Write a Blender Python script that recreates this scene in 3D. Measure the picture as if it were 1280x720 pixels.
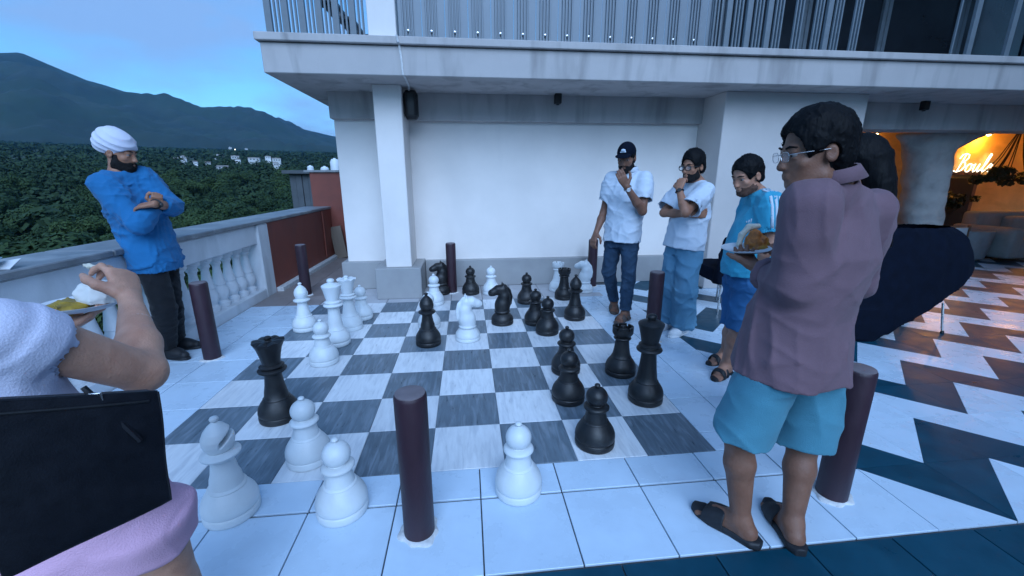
import bpy, bmesh, math, random
import numpy as np
from mathutils import Vector, Matrix, Quaternion
for o in list(bpy.data.objects): bpy.data.objects.remove(o)
SC = bpy.context.scene
COL = SC.collection
R_ = math.radians
random.seed(7); RNG = np.random.default_rng(11)

# ------------------------------------------------------------------ camera
T = 0.4                                    # one floor tile / board square, metres
CAM = Vector((1.832, -1.910, 1.497)); FPX = 518.65
PITCH, YAW, ROLL = R_(14.76), R_(6.121), R_(-0.097)
cf = Vector((math.sin(YAW)*math.cos(PITCH), math.cos(YAW)*math.cos(PITCH), -math.sin(PITCH)))
cr0 = Vector((math.cos(YAW), -math.sin(YAW), 0)); cu0 = cr0.cross(cf)
CR = cr0*math.cos(ROLL) + cu0*math.sin(ROLL); CU = cu0*math.cos(ROLL) - cr0*math.sin(ROLL)
cam = bpy.data.cameras.new('camera'); cam.sensor_width = 36; cam.lens = 36*FPX/1280
cam.clip_start = 0.05; cam.clip_end = 30000
co = bpy.data.objects.new('camera', cam); COL.objects.link(co)
co.matrix_world = Matrix(((CR.x, CU.x, -cf.x, CAM.x), (CR.y, CU.y, -cf.y, CAM.y), (CR.z, CU.z, -cf.z, CAM.z), (0,0,0,1)))
SC.camera = co
FH = Vector((math.sin(YAW), math.cos(YAW), 0))
def ray(px, py): return cf + CR*((px-640)/FPX) + CU*((360-py)/FPX)
def gnd(px, py, z=0.0):
    d = ray(px, py); return CAM + d*((z-CAM.z)/d.z)
def dep(px, py, D):                        # point at horizontal distance D in front of the camera
    d = ray(px, py); return CAM + d*(D/d.dot(FH))

# ------------------------------------------------------------------ world, sun, exposure
SUN_EL, SUN_ROT = R_(38), R_(176)
W = bpy.data.worlds.new('World'); SC.world = W; W.use_nodes = True
nt = W.node_tree; nt.nodes.clear()
def N(t, nt, **k):
    n = nt.nodes.new(t)
    for a, b in k.items():
        if a in n.inputs: n.inputs[a].default_value = b
        else: setattr(n, a, b)
    return n
out = N('ShaderNodeOutputWorld', nt); bg = N('ShaderNodeBackground', nt); bg.inputs['Strength'].default_value = 0.095
sky = N('ShaderNodeTexSky', nt, sky_type='NISHITA', sun_disc=False, sun_elevation=SUN_EL, sun_rotation=SUN_ROT, air_density=1.0, dust_density=0.6, ozone_density=2.2)
tc = N('ShaderNodeTexCoord', nt); mp = N('ShaderNodeMapping', nt); mp.inputs['Scale'].default_value = (1.6, 1.6, 5.5)
nz = N('ShaderNodeTexNoise', nt); nz.inputs['Scale'].default_value = 1.7; nz.inputs['Detail'].default_value = 5; nz.inputs['Roughness'].default_value = .52
rp = N('ShaderNodeValToRGB', nt); rp.color_ramp.elements[0].position = .42; rp.color_ramp.elements[1].position = .62
rp.color_ramp.elements[0].color = (0,0,0,1); rp.color_ramp.elements[1].color = (.85,.85,.85,1)
tint = N('ShaderNodeMix', nt, data_type='RGBA', blend_type='MULTIPLY'); tint.inputs[0].default_value = 1; tint.inputs[7].default_value = (.37, .71, .92, 1)
mx = N('ShaderNodeMix', nt, data_type='RGBA'); mx.inputs[7].default_value = (1.25, 2.15, 3.9, 1)
L = nt.links.new
L(tc.outputs['Generated'], mp.inputs[0]); L(mp.outputs[0], nz.inputs[0]); L(nz.outputs[0], rp.inputs[0])
L(sky.outputs[0], tint.inputs[6]); L(tint.outputs[2], mx.inputs[6]); L(rp.outputs[0], mx.inputs[0]); L(mx.outputs[2], bg.inputs[0]); L(bg.outputs[0], out.inputs[0])
sl = bpy.data.lights.new('sun', 'SUN'); sl.energy = 1.4; sl.angle = R_(50); sl.color = (.50, .68, 1.0)
so = bpy.data.objects.new('sun', sl); COL.objects.link(so)
sdir = Vector((math.sin(SUN_ROT)*math.cos(SUN_EL), math.cos(SUN_ROT)*math.cos(SUN_EL), math.sin(SUN_EL)))
so.rotation_euler = (sdir).to_track_quat('Z', 'Y').to_euler()
SC.view_settings.view_transform = 'Standard'; SC.view_settings.look = 'None'
SC.view_settings.exposure = 1.32; SC.view_settings.gamma = 1
SC.render.engine = 'CYCLES'

# ------------------------------------------------------------------ helpers
def tag(o, label=None, cat=None, group=None, kind=None):
    if label: o['label'] = label
    if cat: o['category'] = cat
    if group: o['group'] = group
    if kind: o['kind'] = kind
    return o
def link(name, me, m=None, parent=None, loc=None):
    o = bpy.data.objects.new(name, me); COL.objects.link(o)
    if m is not None and me is not None:
        if len(me.materials) == 0: me.materials.append(m)
        elif me.materials[0] != m:
            o.material_slots[0].link = 'OBJECT'; o.material_slots[0].material = m
    if parent is not None: o.parent = parent
    if loc is not None: o.location = loc
    return o
def empty(name, loc=(0,0,0), rz=0):
    o = bpy.data.objects.new(name, None); COL.objects.link(o); o.location = loc; o.rotation_euler = (0,0,rz); o.empty_display_size = .1
    return o
def smooth(me, ang=None):
    me.polygons.foreach_set('use_smooth', [True]*len(me.polygons))
    if ang is not None:
        me.set_sharp_from_angle(angle=R_(ang))
    return me
class MB:
    """collects vertices and faces of one mesh"""
    def __init__(s): s.v = []; s.f = []
    def add(s, vs, fs):
        n = len(s.v); s.v += [tuple(x) for x in vs]; s.f += [tuple(n+i for i in q) for q in fs]; return s
    def box(s, x0, x1, y0, y1, z0, z1, b=0.0):
        if b <= 0:
            vs = [(x,y,z) for z in (z0,z1) for y in (y0,y1) for x in (x0,x1)]
            return s.add(vs, [(0,2,3,1),(4,5,7,6),(0,1,5,4),(2,6,7,3),(0,4,6,2),(1,3,7,5)])
        vs = []; xs=(x0,x1); ys=(y0,y1); zs=(z0,z1); idx={}
        for i in (0,1):
            for j in (0,1):
                for k in (0,1):
                    dx=b if i==0 else -b; dy=b if j==0 else -b; dz=b if k==0 else -b
                    idx[i,j,k,'x']=len(vs); vs.append((xs[i],ys[j]+dy,zs[k]+dz))
                    idx[i,j,k,'y']=len(vs); vs.append((xs[i]+dx,ys[j],zs[k]+dz))
                    idx[i,j,k,'z']=len(vs); vs.append((xs[i]+dx,ys[j]+dy,zs[k]))
        fs=[]
        c=[(0,0),(1,0),(1,1),(0,1)]
        for i in (0,1):
            q=[idx[i,a,b_,'x'] for a,b_ in c]; fs.append(tuple(q if i else q[::-1]))
            q=[idx[a,i,b_,'y'] for a,b_ in c]; fs.append(tuple(q[::-1] if i else q))
            q=[idx[a,b_,i,'z'] for a,b_ in c]; fs.append(tuple(q if i else q[::-1]))
        for j in (0,1):
            for k in (0,1):
                fs.append((idx[0,j,k,'y'],idx[1,j,k,'y'],idx[1,j,k,'z'],idx[0,j,k,'z']))
                fs.append((idx[j,0,k,'x'],idx[j,1,k,'x'],idx[j,1,k,'z'],idx[j,0,k,'z']))
                fs.append((idx[j,k,0,'x'],idx[j,k,1,'x'],idx[j,k,1,'y'],idx[j,k,0,'y']))
        for i in (0,1):
            for j in (0,1):
                for k in (0,1): fs.append((idx[i,j,k,'x'],idx[i,j,k,'y'],idx[i,j,k,'z']))
        return s.add(vs, fs)
    def lathe(s, prof, n=32, c=(0,0,0), mod=None):
        vs=[]
        for r,z in prof:
            for i in range(n):
                a=2*math.pi*i/n; rr=r; zz=z
                if mod: rr,zz=mod(r,z,a)
                vs.append((c[0]+rr*math.cos(a), c[1]+rr*math.sin(a), c[2]+zz))
        fs=[]; m=len(prof)
        for j in range(m-1):
            for i in range(n):
                k=(i+1)%n; fs.append((j*n+i,j*n+k,(j+1)*n+k,(j+1)*n+i))
        fs.append(tuple(range(n))[::-1]); fs.append(tuple((m-1)*n+i for i in range(n)))
        return s.add(vs, fs)
    def tube(s, pts, r, n=8, cap=True):
        pts=[Vector(p) for p in pts]; m=len(pts); rs=r if isinstance(r,(list,tuple)) else [r]*m
        t0=(pts[1]-pts[0]).normalized(); up=Vector((0,0,1)) if abs(t0.z)<.9 else Vector((1,0,0)); u=t0.cross(up).normalized()
        vs=[]
        for i,p in enumerate(pts):
            t=(pts[min(i+1,m-1)]-pts[max(i-1,0)]).normalized()
            u=(u-t*u.dot(t)).normalized(); w=t.cross(u)
            for k in range(n):
                a=2*math.pi*k/n; vs.append(p+(u*math.cos(a)+w*math.sin(a))*rs[i])
        fs=[]
        for j in range(m-1):
            for i in range(n):
                k=(i+1)%n; fs.append((j*n+i,j*n+k,(j+1)*n+k,(j+1)*n+i))
        if cap: fs.append(tuple(range(n))[::-1]); fs.append(tuple((m-1)*n+i for i in range(n)))
        return s.add(vs, fs)
    def prism(s, poly, z0, z1):
        n=len(poly); vs=[(x,y,z0) for x,y in poly]+[(x,y,z1) for x,y in poly]
        fs=[tuple(range(n))[::-1], tuple(range(n,2*n))]+[(i,(i+1)%n,n+(i+1)%n,n+i) for i in range(n)]
        return s.add(vs, fs)
    def mesh(s, name='m', sm=None):
        me=bpy.data.meshes.new(name); me.from_pydata(s.v, [], s.f); me.update()
        bm=bmesh.new(); bm.from_mesh(me); bmesh.ops.recalc_face_normals(bm, faces=bm.faces); bm.to_mesh(me); bm.free()
        if sm is not None: smooth(me, sm)
        return me
    def build(s, name, m, parent=None, sm=None, loc=None):
        return link(name, s.mesh(name, sm), m, parent, loc)

# ------------------------------------------------------------------ procedural materials
MATS = {}
def pm(name, col, rough=.6, var=.12, scale=6., bump=.15, bscale=60., rvar=.08, spec=.5, metal=0., rnd=0., stretch=None, vein=None, coat=0., sheen=0., detail=5., coords='Object'):
    m = bpy.data.materials.new(name); m.use_nodes = True; t = m.node_tree; n = t.nodes; l = t.links.new
    b = n['Principled BSDF']; b.inputs['Metallic'].default_value = metal; b.inputs['Specular IOR Level'].default_value = spec
    b.inputs['Coat Weight'].default_value = coat; b.inputs['Sheen Weight'].default_value = sheen
    tcn = n.new('ShaderNodeTexCoord'); src = tcn.outputs[coords]
    if rnd:
        oi = n.new('ShaderNodeObjectInfo'); va = n.new('ShaderNodeVectorMath'); va.operation = 'ADD'
        vs = n.new('ShaderNodeVectorMath'); vs.operation = 'SCALE'; vs.inputs[3].default_value = 37.
        cx = n.new('ShaderNodeCombineXYZ'); l(oi.outputs['Random'], cx.inputs[0]); l(oi.outputs['Random'], cx.inputs[1]); l(cx.outputs[0], vs.inputs[0])
        l(src, va.inputs[0]); l(vs.outputs[0], va.inputs[1]); src = va.outputs[0]
    mpn = n.new('ShaderNodeMapping'); l(src, mpn.inputs[0])
    if stretch: mpn.inputs['Scale'].default_value = stretch
    nz1 = n.new('ShaderNodeTexNoise'); nz1.inputs['Scale'].default_value = scale; nz1.inputs['Detail'].default_value = detail; nz1.inputs['Roughness'].default_value = .6
    l(mpn.outputs[0], nz1.inputs[0])
    mr = n.new('ShaderNodeMapRange'); mr.inputs['From Min'].default_value = .3; mr.inputs['From Max'].default_value = .7; mr.inputs['To Min'].default_value = 1-var; mr.inputs['To Max'].default_value = 1+var
    l(nz1.outputs[0], mr.inputs[0]); val = mr.outputs[0]
    if rnd:
        mr2 = n.new('ShaderNodeMapRange'); mr2.inputs['To Min'].default_value = 1-rnd; mr2.inputs['To Max'].default_value = 1+rnd; l(oi.outputs['Random'], mr2.inputs[0])
        mu = n.new('ShaderNodeMath'); mu.operation = 'MULTIPLY'; l(val, mu.inputs[0]); l(mr2.outputs[0], mu.inputs[1]); val = mu.outputs[0]
    vm = n.new('ShaderNodeVectorMath'); vm.operation = 'SCALE'; vm.inputs[0].default_value = col[:3]; l(val, vm.inputs[3])
    colout = vm.outputs[0]
    if vein:
        vc, vs_, vst, vamt = vein
        mp2 = n.new('ShaderNodeMapping'); l(src, mp2.inputs[0]); mp2.inputs['Scale'].default_value = vst
        n2 = n.new('ShaderNodeTexNoise'); n2.inputs['Scale'].default_value = vs_; n2.inputs['Detail'].default_value = 6; n2.inputs['Distortion'].default_value = .6; l(mp2.outputs[0], n2.inputs[0])
        r2 = n.new('ShaderNodeValToRGB'); r2.color_ramp.elements[0].position = .48; r2.color_ramp.elements[1].position = .72
        r2.color_ramp.elements[0].color = (0,0,0,1); r2.color_ramp.elements[1].color = (vamt,)*3+(1,); l(n2.outputs[0], r2.inputs[0])
        mxn = n.new('ShaderNodeMix'); mxn.data_type = 'RGBA'; l(r2.outputs[0], mxn.inputs[0]); l(colout, mxn.inputs[6]); mxn.inputs[7].default_value = (*vc, 1); colout = mxn.outputs[2]
    l(colout, b.inputs['Base Color'])
    mr3 = n.new('ShaderNodeMapRange'); mr3.inputs['From Min'].default_value = .3; mr3.inputs['From Max'].default_value = .7; mr3.inputs['To Min'].default_value = max(.02,rough-rvar); mr3.inputs['To Max'].default_value = min(1,rough+rvar)
    l(nz1.outputs[0], mr3.inputs[0]); l(mr3.outputs[0], b.inputs['Roughness'])
    if bump:
        n3 = n.new('ShaderNodeTexNoise'); n3.inputs['Scale'].default_value = bscale; n3.inputs['Detail'].default_value = 4; l(mpn.outputs[0], n3.inputs[0])
        bp = n.new('ShaderNodeBump'); bp.inputs['Strength'].default_value = bump; bp.inputs['Distance'].default_value = .01; l(n3.outputs[0], bp.inputs['Height']); l(bp.outputs[0], b.inputs['Normal'])
    MATS[name] = m
    return m
def emit(name, col, s):
    m = bpy.data.materials.new(name); m.use_nodes = True; b = m.node_tree.nodes['Principled BSDF']
    b.inputs['Base Color'].default_value = (.8,.8,.8,1); b.inputs['Emission Color'].default_value = (*col,1); b.inputs['Emission Strength'].default_value = s
    return m
def glass(name, col, rough=.05, alpha=.35):
    m = bpy.data.materials.new(name); m.use_nodes = True; b = m.node_tree.nodes['Principled BSDF']
    b.inputs['Base Color'].default_value = (*col,1); b.inputs['Roughness'].default_value = rough; b.inputs['Alpha'].default_value = alpha
    return m

# ------------------------------------------------------------------ signed-distance modelling (surface nets)
def V3(p): return np.array([p[0],p[1],p[2]], np.float32)
class Vol:
    def __init__(s, lo, hi, h):
        s.h=h; s.lo=np.array(lo,np.float32)-3*h; n=np.ceil((np.array(hi)+3*h-s.lo)/h).astype(int)+1
        s.ax=[(s.lo[i]+h*np.arange(n[i])).astype(np.float32) for i in range(3)]; s.D=np.full(n,.25,np.float32)
    def sl(s, lo, hi):
        r=[]
        for i in range(3):
            a=int(max(0,math.floor((lo[i]-s.lo[i])/s.h))); b=int(min(len(s.ax[i]),math.ceil((hi[i]-s.lo[i])/s.h)+1)); r.append(slice(a,max(a,b)))
        return tuple(r)
    def g(s, q): return s.ax[0][q[0]][:,None,None], s.ax[1][q[1]][None,:,None], s.ax[2][q[2]][None,None,:]
    def put(s, q, d, k, op):
        A=s.D[q]
        if op=='sub':
            d=-d
            hh=np.clip(.5-.5*(A-d)/k,0,1) if k>0 else None
            s.D[q]= (A+(d-A)*hh+k*hh*(1-hh)) if k>0 else np.maximum(A,d); return
        if k>0:
            hh=np.clip(.5+.5*(A-d)/k,0,1); s.D[q]=A+(d-A)*hh-k*hh*(1-hh)
        else: s.D[q]=np.minimum(A,d)
    def rc(s, a, b, ra, rb=None, k=.02, op='add'):
        rb=ra if rb is None else rb; a=V3(a); b=V3(b); m=max(ra,rb)+k+3*s.h
        q=s.sl(np.minimum(a,b)-m,np.maximum(a,b)+m); x,y,z=s.g(q)
        if 0 in s.D[q].shape: return s
        ba=b-a; L2=float(ba@ba)+1e-9
        t=np.clip(((x-a[0])*ba[0]+(y-a[1])*ba[1]+(z-a[2])*ba[2])/L2,0,1)
        d=np.sqrt((x-a[0]-t*ba[0])**2+(y-a[1]-t*ba[1])**2+(z-a[2]-t*ba[2])**2)-(ra+(rb-ra)*t)
        s.put(q,d,k,op); return s
    def chain(s, pts, rs, k=.02):
        for i in range(len(pts)-1): s.rc(pts[i],pts[i+1],rs[i],rs[i+1],k)
        return s
    def el(s, c, r, M=None, k=.02, op='add'):
        c=V3(c); r=np.array(r,np.float32); m=float(max(r))+k+3*s.h
        q=s.sl(c-m,c+m); x,y,z=s.g(q)
        if 0 in s.D[q].shape: return s
        x=x-c[0]; y=y-c[1]; z=z-c[2]
        A=np.eye(3,dtype=np.float32) if M is None else np.array(M,np.float32)   # rows = local axes
        u=[(A[i,0]*x+A[i,1]*y+A[i,2]*z)/r[i] for i in range(3)]
        k0=np.sqrt(u[0]**2+u[1]**2+u[2]**2)+1e-9
        k1=np.sqrt((u[0]/r[0])**2+(u[1]/r[1])**2+(u[2]/r[2])**2)+1e-9
        s.put(q,k0*(k0-1)/k1,k,op); return s
    def loft(s, pts, right, ab, k=.02, op='add', ex=2.0, r0=0.):
        """tube with elliptical section: pts along a bent axis, right = side vector(s), ab = (half width, half depth) per point"""
        P=np.array([V3(p) for p in pts]); n=len(P); A=P[0]; B=P[-1]; ax=B-A; Ln=float(np.linalg.norm(ax)); ax=ax/Ln
        tk=(P-A)@ax; rt=[V3(r) for r in right] if isinstance(right,list) else [V3(right)]*n
        m=max(max(a) for a in ab)+k+3*s.h
        q=s.sl(P.min(0)-m,P.max(0)+m); x,y,z=s.g(q)
        if 0 in s.D[q].shape: return s
        t=(x-A[0])*ax[0]+(y-A[1])*ax[1]+(z-A[2])*ax[2]
        ip=lambda v: np.interp(t,tk,v).astype(np.float32)
        cx,cy,cz=ip(P[:,0]),ip(P[:,1]),ip(P[:,2]); a=ip([w[0] for w in ab]); b=ip([w[1] for w in ab])
        rx,ry,rz=[ip([w[i] for w in rt]) for i in range(3)]
        fx=ax[1]*rz-ax[2]*ry; fy=ax[2]*rx-ax[0]*rz; fz=ax[0]*ry-ax[1]*rx
        dx,dy,dz=x-cx,y-cy,z-cz
        u=np.abs(dx*rx+dy*ry+dz*rz)/a; w=np.abs(dx*fx+dy*fy+dz*fz)/b
        d=((u**ex+w**ex)**(1./ex)-1)*np.minimum(a,b)
        d=np.maximum(d,np.maximum(-t,t-Ln)+r0)
        s.put(q,d,k,op); return s
    def plane(s, p, n):                     # keep the side that n points away from
        n=V3(n)/np.linalg.norm(V3(n)); p=V3(p); x,y,z=s.g((slice(None),)*3)
        np.maximum(s.D,(x-p[0])*n[0]+(y-p[1])*n[1]+(z-p[2])*n[2],out=s.D); return s
    def wr(s, amp, wl, seed=0, stretch=(1,1,1), ridge=True):        # cloth folds: local ridges over broad swells
        rg=np.random.default_rng(seed); ix=np.nonzero(np.abs(s.D)<.05)
        X=s.ax[0][ix[0]]; Y=s.ax[1][ix[1]]; Z=s.ax[2][ix[2]]; f=np.zeros(len(X),np.float32)
        for i in range(7):
            d=rg.normal(size=3)*np.array(stretch); d=d/np.linalg.norm(d)*np.pi/(wl*rg.uniform(.7,1.6))
            e=rg.normal(size=3); e=e/np.linalg.norm(e)*2*np.pi/(wl*2.6); m=rg.normal(size=3); m=m/np.linalg.norm(m)*2*np.pi/(wl*3.4)
            ph=X*d[0]+Y*d[1]+Z*d[2]+1.1*np.sin(X*e[0]+Y*e[1]+Z*e[2]+rg.uniform(0,6))+rg.uniform(0,6)
            if ridge: f+=(1-np.abs(np.sin(ph)))**2.2*np.clip(np.sin(X*m[0]+Y*m[1]+Z*m[2]+rg.uniform(0,6))*1.4,0,1)*1.3-.12
            else: f+=np.sin(2*ph)/2.4
        s.D[ix]-=amp*f; return s
    def copy(s):
        c=object.__new__(Vol); c.h=s.h; c.lo=s.lo; c.ax=s.ax; c.D=s.D.copy(); return c
    def mesh(s, name, relax=1):
        D=s.D; h=s.h; ins=D<0; nx,ny,nz_=D.shape
        cnt=np.zeros((nx-1,ny-1,nz_-1),np.int8)
        for i in (0,1):
            for j in (0,1):
                for k in (0,1): cnt+=ins[i:nx-1+i,j:ny-1+j,k:nz_-1+k]
        act=(cnt>0)&(cnt<8); idx=np.nonzero(act); nv=len(idx[0])
        if nv==0: return bpy.data.meshes.new(name)
        num=np.full(act.shape,-1,np.int32); num[idx]=np.arange(nv)
        acc=np.zeros((nv,3),np.float32); c=np.zeros(nv,np.float32); I,Jx,K=idx
        for axs in range(3):
            for a in (0,1):
                for b in (0,1):
                    o0=[0,0,0]; oth=[i for i in range(3) if i!=axs]; o0[oth[0]]=a; o0[oth[1]]=b; o1=list(o0); o1[axs]=1
                    d0=D[I+o0[0],Jx+o0[1],K+o0[2]]; d1=D[I+o1[0],Jx+o1[1],K+o1[2]]; m=(d0<0)!=(d1<0)
                    t=np.where(m,d0/(d0-d1+1e-12),0); p=np.stack([np.full(nv,float(q),np.float32) for q in o0],1); p[:,axs]+=t
                    acc+=np.where(m[:,None],p,0); c+=m
        v=(acc/c[:,None]+np.stack(idx,1))*h+s.lo
        qs=[]
        for axs in range(3):
            sh=[slice(None)]*3; s0=list(sh); s1=list(sh); s0[axs]=slice(0,-1); s1[axs]=slice(1,None)
            e=np.nonzero(ins[tuple(s0)]!=ins[tuple(s1)]); E=np.stack(e,1); b,c_=[(1,2),(2,0),(0,1)][axs]
            ok=(E[:,b]>0)&(E[:,c_]>0)&(E[:,b]<D.shape[b]-1)&(E[:,c_]<D.shape[c_]-1); E=E[ok]
            fl=ins[tuple(s0)][tuple(E.T)]
            def cell(db,dc):
                Q=E.copy(); Q[:,b]-=db; Q[:,c_]-=dc; return num[Q[:,0],Q[:,1],Q[:,2]]
            q=np.stack([cell(1,1),cell(0,1),cell(0,0),cell(1,0)],1); q[~fl]=q[~fl][:,::-1]; qs.append(q)
        q=np.concatenate(qs)
        for _ in range(relax):              # light smoothing
            sm=np.zeros_like(v); cc=np.zeros(nv,np.float32)
            for a,b in ((0,1),(1,2),(2,3),(3,0)):
                np.add.at(sm,q[:,a],v[q[:,b]]); np.add.at(cc,q[:,a],1); np.add.at(sm,q[:,b],v[q[:,a]]); np.add.at(cc,q[:,b],1)
            v=v*.45+.55*sm/np.maximum(cc,1)[:,None]
        me=bpy.data.meshes.new(name); me.vertices.add(nv); me.vertices.foreach_set('co',v.astype(np.float32).ravel())
        me.loops.add(len(q)*4); me.loops.foreach_set('vertex_index',q.ravel().astype(np.int32)); me.polygons.add(len(q)); me.polygons.foreach_set('loop_start',np.arange(len(q),dtype=np.int32)*4)
        me.update(calc_edges=True); me.validate(); smooth(me); return me
# ================================================================== materials
M_white_tile = pm('white_tile', (.57,.70,.82), .30, .06, 5, .05, 30, .10, rnd=.05, vein=((.44,.54,.66), 3, (1,1,1), .22))
M_light_sq = pm('light_marble', (.74,.76,.78), .34, .08, 6, .06, 40, .08, rnd=.07, stretch=(5,1,1), vein=((.50,.53,.57), 5, (6,.9,1), .7))
M_dark_sq = pm('dark_marble', (.120,.160,.195), .36, .22, 7, .08, 40, .10, rnd=.14, stretch=(6,1,1), vein=((.24,.29,.34), 5, (7,.9,1), .8))
M_teal_tile = pm('teal_tile', (.003,.052,.088), .36, .18, 5, .06, 30, .10, spec=.3, rnd=.10, vein=((.008,.075,.12), 6, (1,1,1), .6))
M_brown_tile = pm('brown_tile', (.26,.22,.21), .42, .15, 6, .06, 30, .10, rnd=.08)
M_grey_tile = pm('grey_tile', (.46,.46,.48), .36, .10, 6, .06, 30, .08, rnd=.06)
M_grout = pm('grout', (.10,.11,.12), .85, .25, 20, .2, 90)
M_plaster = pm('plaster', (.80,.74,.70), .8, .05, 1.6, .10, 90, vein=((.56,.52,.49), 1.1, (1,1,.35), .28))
M_pier = pm('pier_plaster', (.60,.555,.53), .8, .06, 1.6, .10, 90, vein=((.42,.39,.37), 1.1, (1,1,.35), .3))  # wall plaster darkened: the dimmer light on the pier is put into its colour
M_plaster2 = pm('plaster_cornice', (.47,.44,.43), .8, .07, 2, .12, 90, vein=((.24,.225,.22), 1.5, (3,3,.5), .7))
M_plinth = pm('plinth_stone', (.33,.33,.33), .6, .07, 3, .1, 60, vein=((.22,.22,.23), 2, (1,1,1), .4))
M_balu = pm('balustrade_paint', (.72,.73,.75), .55, .06, 4, .12, 70, vein=((.35,.36,.36), 3, (1,1,.5), .45))
M_coping = pm('coping_stone', (.21,.22,.23), .5, .3, 4, .2, 50, vein=((.42,.43,.43), 3, (1,1,1), .6))
M_red = pm('red_paint', (.24,.062,.042), .6, .14, 3, .12, 60, vein=((.15,.045,.035), 2, (1,1,.4), .6))
M_metal_grey = pm('railing_paint', (.15,.18,.205), .5, .12, 8, .05, 60)
M_sheet = pm('sheet_metal', (.19,.22,.25), .45, .08, 3, .04, 30, metal=.15)
M_bollard = pm('bollard_wrap', (.034,.014,.022), .5, .25, 9, .22, 45, stretch=(1,1,.4))
M_bollard_top = pm('bollard_cap', (.17,.14,.15), .6, .2, 12, .1, 60)
M_cement = pm('cement', (.62,.62,.62), .85, .2, 30, .5, 60)
M_white_pl = pm('white_plastic', (.68,.72,.74), .42, .035, 14, .05, 120, vein=((.46,.48,.48), 4, (1,1,1), .35), rnd=.03)
M_black_pl = pm('black_plastic', (.0085,.0085,.0095), .46, .35, 18, .06, 120, vein=((.06,.058,.056), 7, (1,1,1), .35), rnd=.1)
M_black_metal = pm('black_metal', (.012,.012,.013), .45, .2, 20, .05, 90)
M_chrome = pm('steel', (.55,.55,.56), .28, .1, 20, .03, 90, metal=1.)
M_black_cloth = pm('black_cloth', (.0045,.007,.015), .95, .25, 14, .2, 160, spec=.08)
M_wood = pm('old_wood', (.20,.155,.12), .7, .25, 6, .2, 50, stretch=(1,1,.15))
M_brown_wood = pm('cabinet_wood', (.20,.11,.065), .55, .2, 5, .1, 50, stretch=(1,1,.2))
M_sofa = pm('sofa_cloth', (.42,.38,.34), .9, .1, 8, .2, 120)
M_pot = pm('grey_pot', (.30,.30,.30), .7, .12, 8, .1, 60)
M_lounge = pm('lounge_plaster', (.80,.52,.20), .8, .18, 1.6, .5, 6, vein=((.50,.28,.08), 1.4, (1,1,2.5), .5))
M_column = pm('rough_plaster', (.40,.38,.36), .85, .14, 3, .6, 14, vein=((.20,.19,.18), 5, (1,1,1), .5))
M_glassd = pm('dark_glazing', (.018,.022,.028), .12, .2, 2, 0, 30)
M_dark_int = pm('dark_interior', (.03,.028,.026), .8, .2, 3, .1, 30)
M_leaf = pm('lounge_leaves', (.035,.05,.02), .55, .3, 6, .1, 30)
M_sign = emit('sign_white', (1.0,.90,.66), 1.5)
M_lamp = emit('warm_lamp', (1.0,.62,.22), 14.)
M_shed = pm('shed_sheet', (.075,.085,.095), .6, .2, 4, .1, 40)
M_tank = pm('tank_plastic', (.72,.74,.76), .5, .08, 3, .05, 40)

# foliage
def foliage(name, c1, c2, tr=.25):
    m = bpy.data.materials.new(name); m.use_nodes = True; t = m.node_tree; n = t.nodes; l = t.links.new; b = n['Principled BSDF']
    oi = n.new('ShaderNodeObjectInfo'); g = n.new('ShaderNodeNewGeometry'); tcn = n.new('ShaderNodeTexCoord'); nz1 = n.new('ShaderNodeTexNoise'); nz1.inputs['Scale'].default_value = .55; nz1.inputs['Detail'].default_value = 3
    l(g.outputs['Position'], nz1.inputs[0]); ad = n.new('ShaderNodeMath'); ad.operation = 'ADD'; l(nz1.outputs[0], ad.inputs[0])
    ml = n.new('ShaderNodeMath'); ml.operation = 'MULTIPLY_ADD'; ml.inputs[1].default_value = .55; ml.inputs[2].default_value = -.27; l(oi.outputs['Random'], ml.inputs[0]); l(ml.outputs[0], ad.inputs[1])
    rp1 = n.new('ShaderNodeMix'); rp1.data_type = 'RGBA'; rp1.inputs[6].default_value = (*c1,1); rp1.inputs[7].default_value = (*c2,1); l(ad.outputs[0], rp1.inputs[0]); l(rp1.outputs[2], b.inputs['Base Color'])
    b.inputs['Roughness'].default_value = .75; b.inputs['Specular IOR Level'].default_value = .2
    return m
M_fol = foliage('forest_leaves', (.008,.026,.012), (.058,.095,.030))
M_fol2 = foliage('forest_far', (.009,.024,.011), (.032,.058,.022))
M_bark = pm('bark', (.07,.05,.035), .9, .3, 8, .5, 20)
M_house = pm('house_paint', (.62,.62,.62), .8, .1, .3, 0, 10, rnd=.25)
M_roof = pm('house_roof', (.30,.27,.26), .8, .2, .3, 0, 10, rnd=.3)
M_terrain = pm('valley_ground', (.030,.048,.018), .95, .4, .02, 0, 10, coords='Object')

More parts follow.
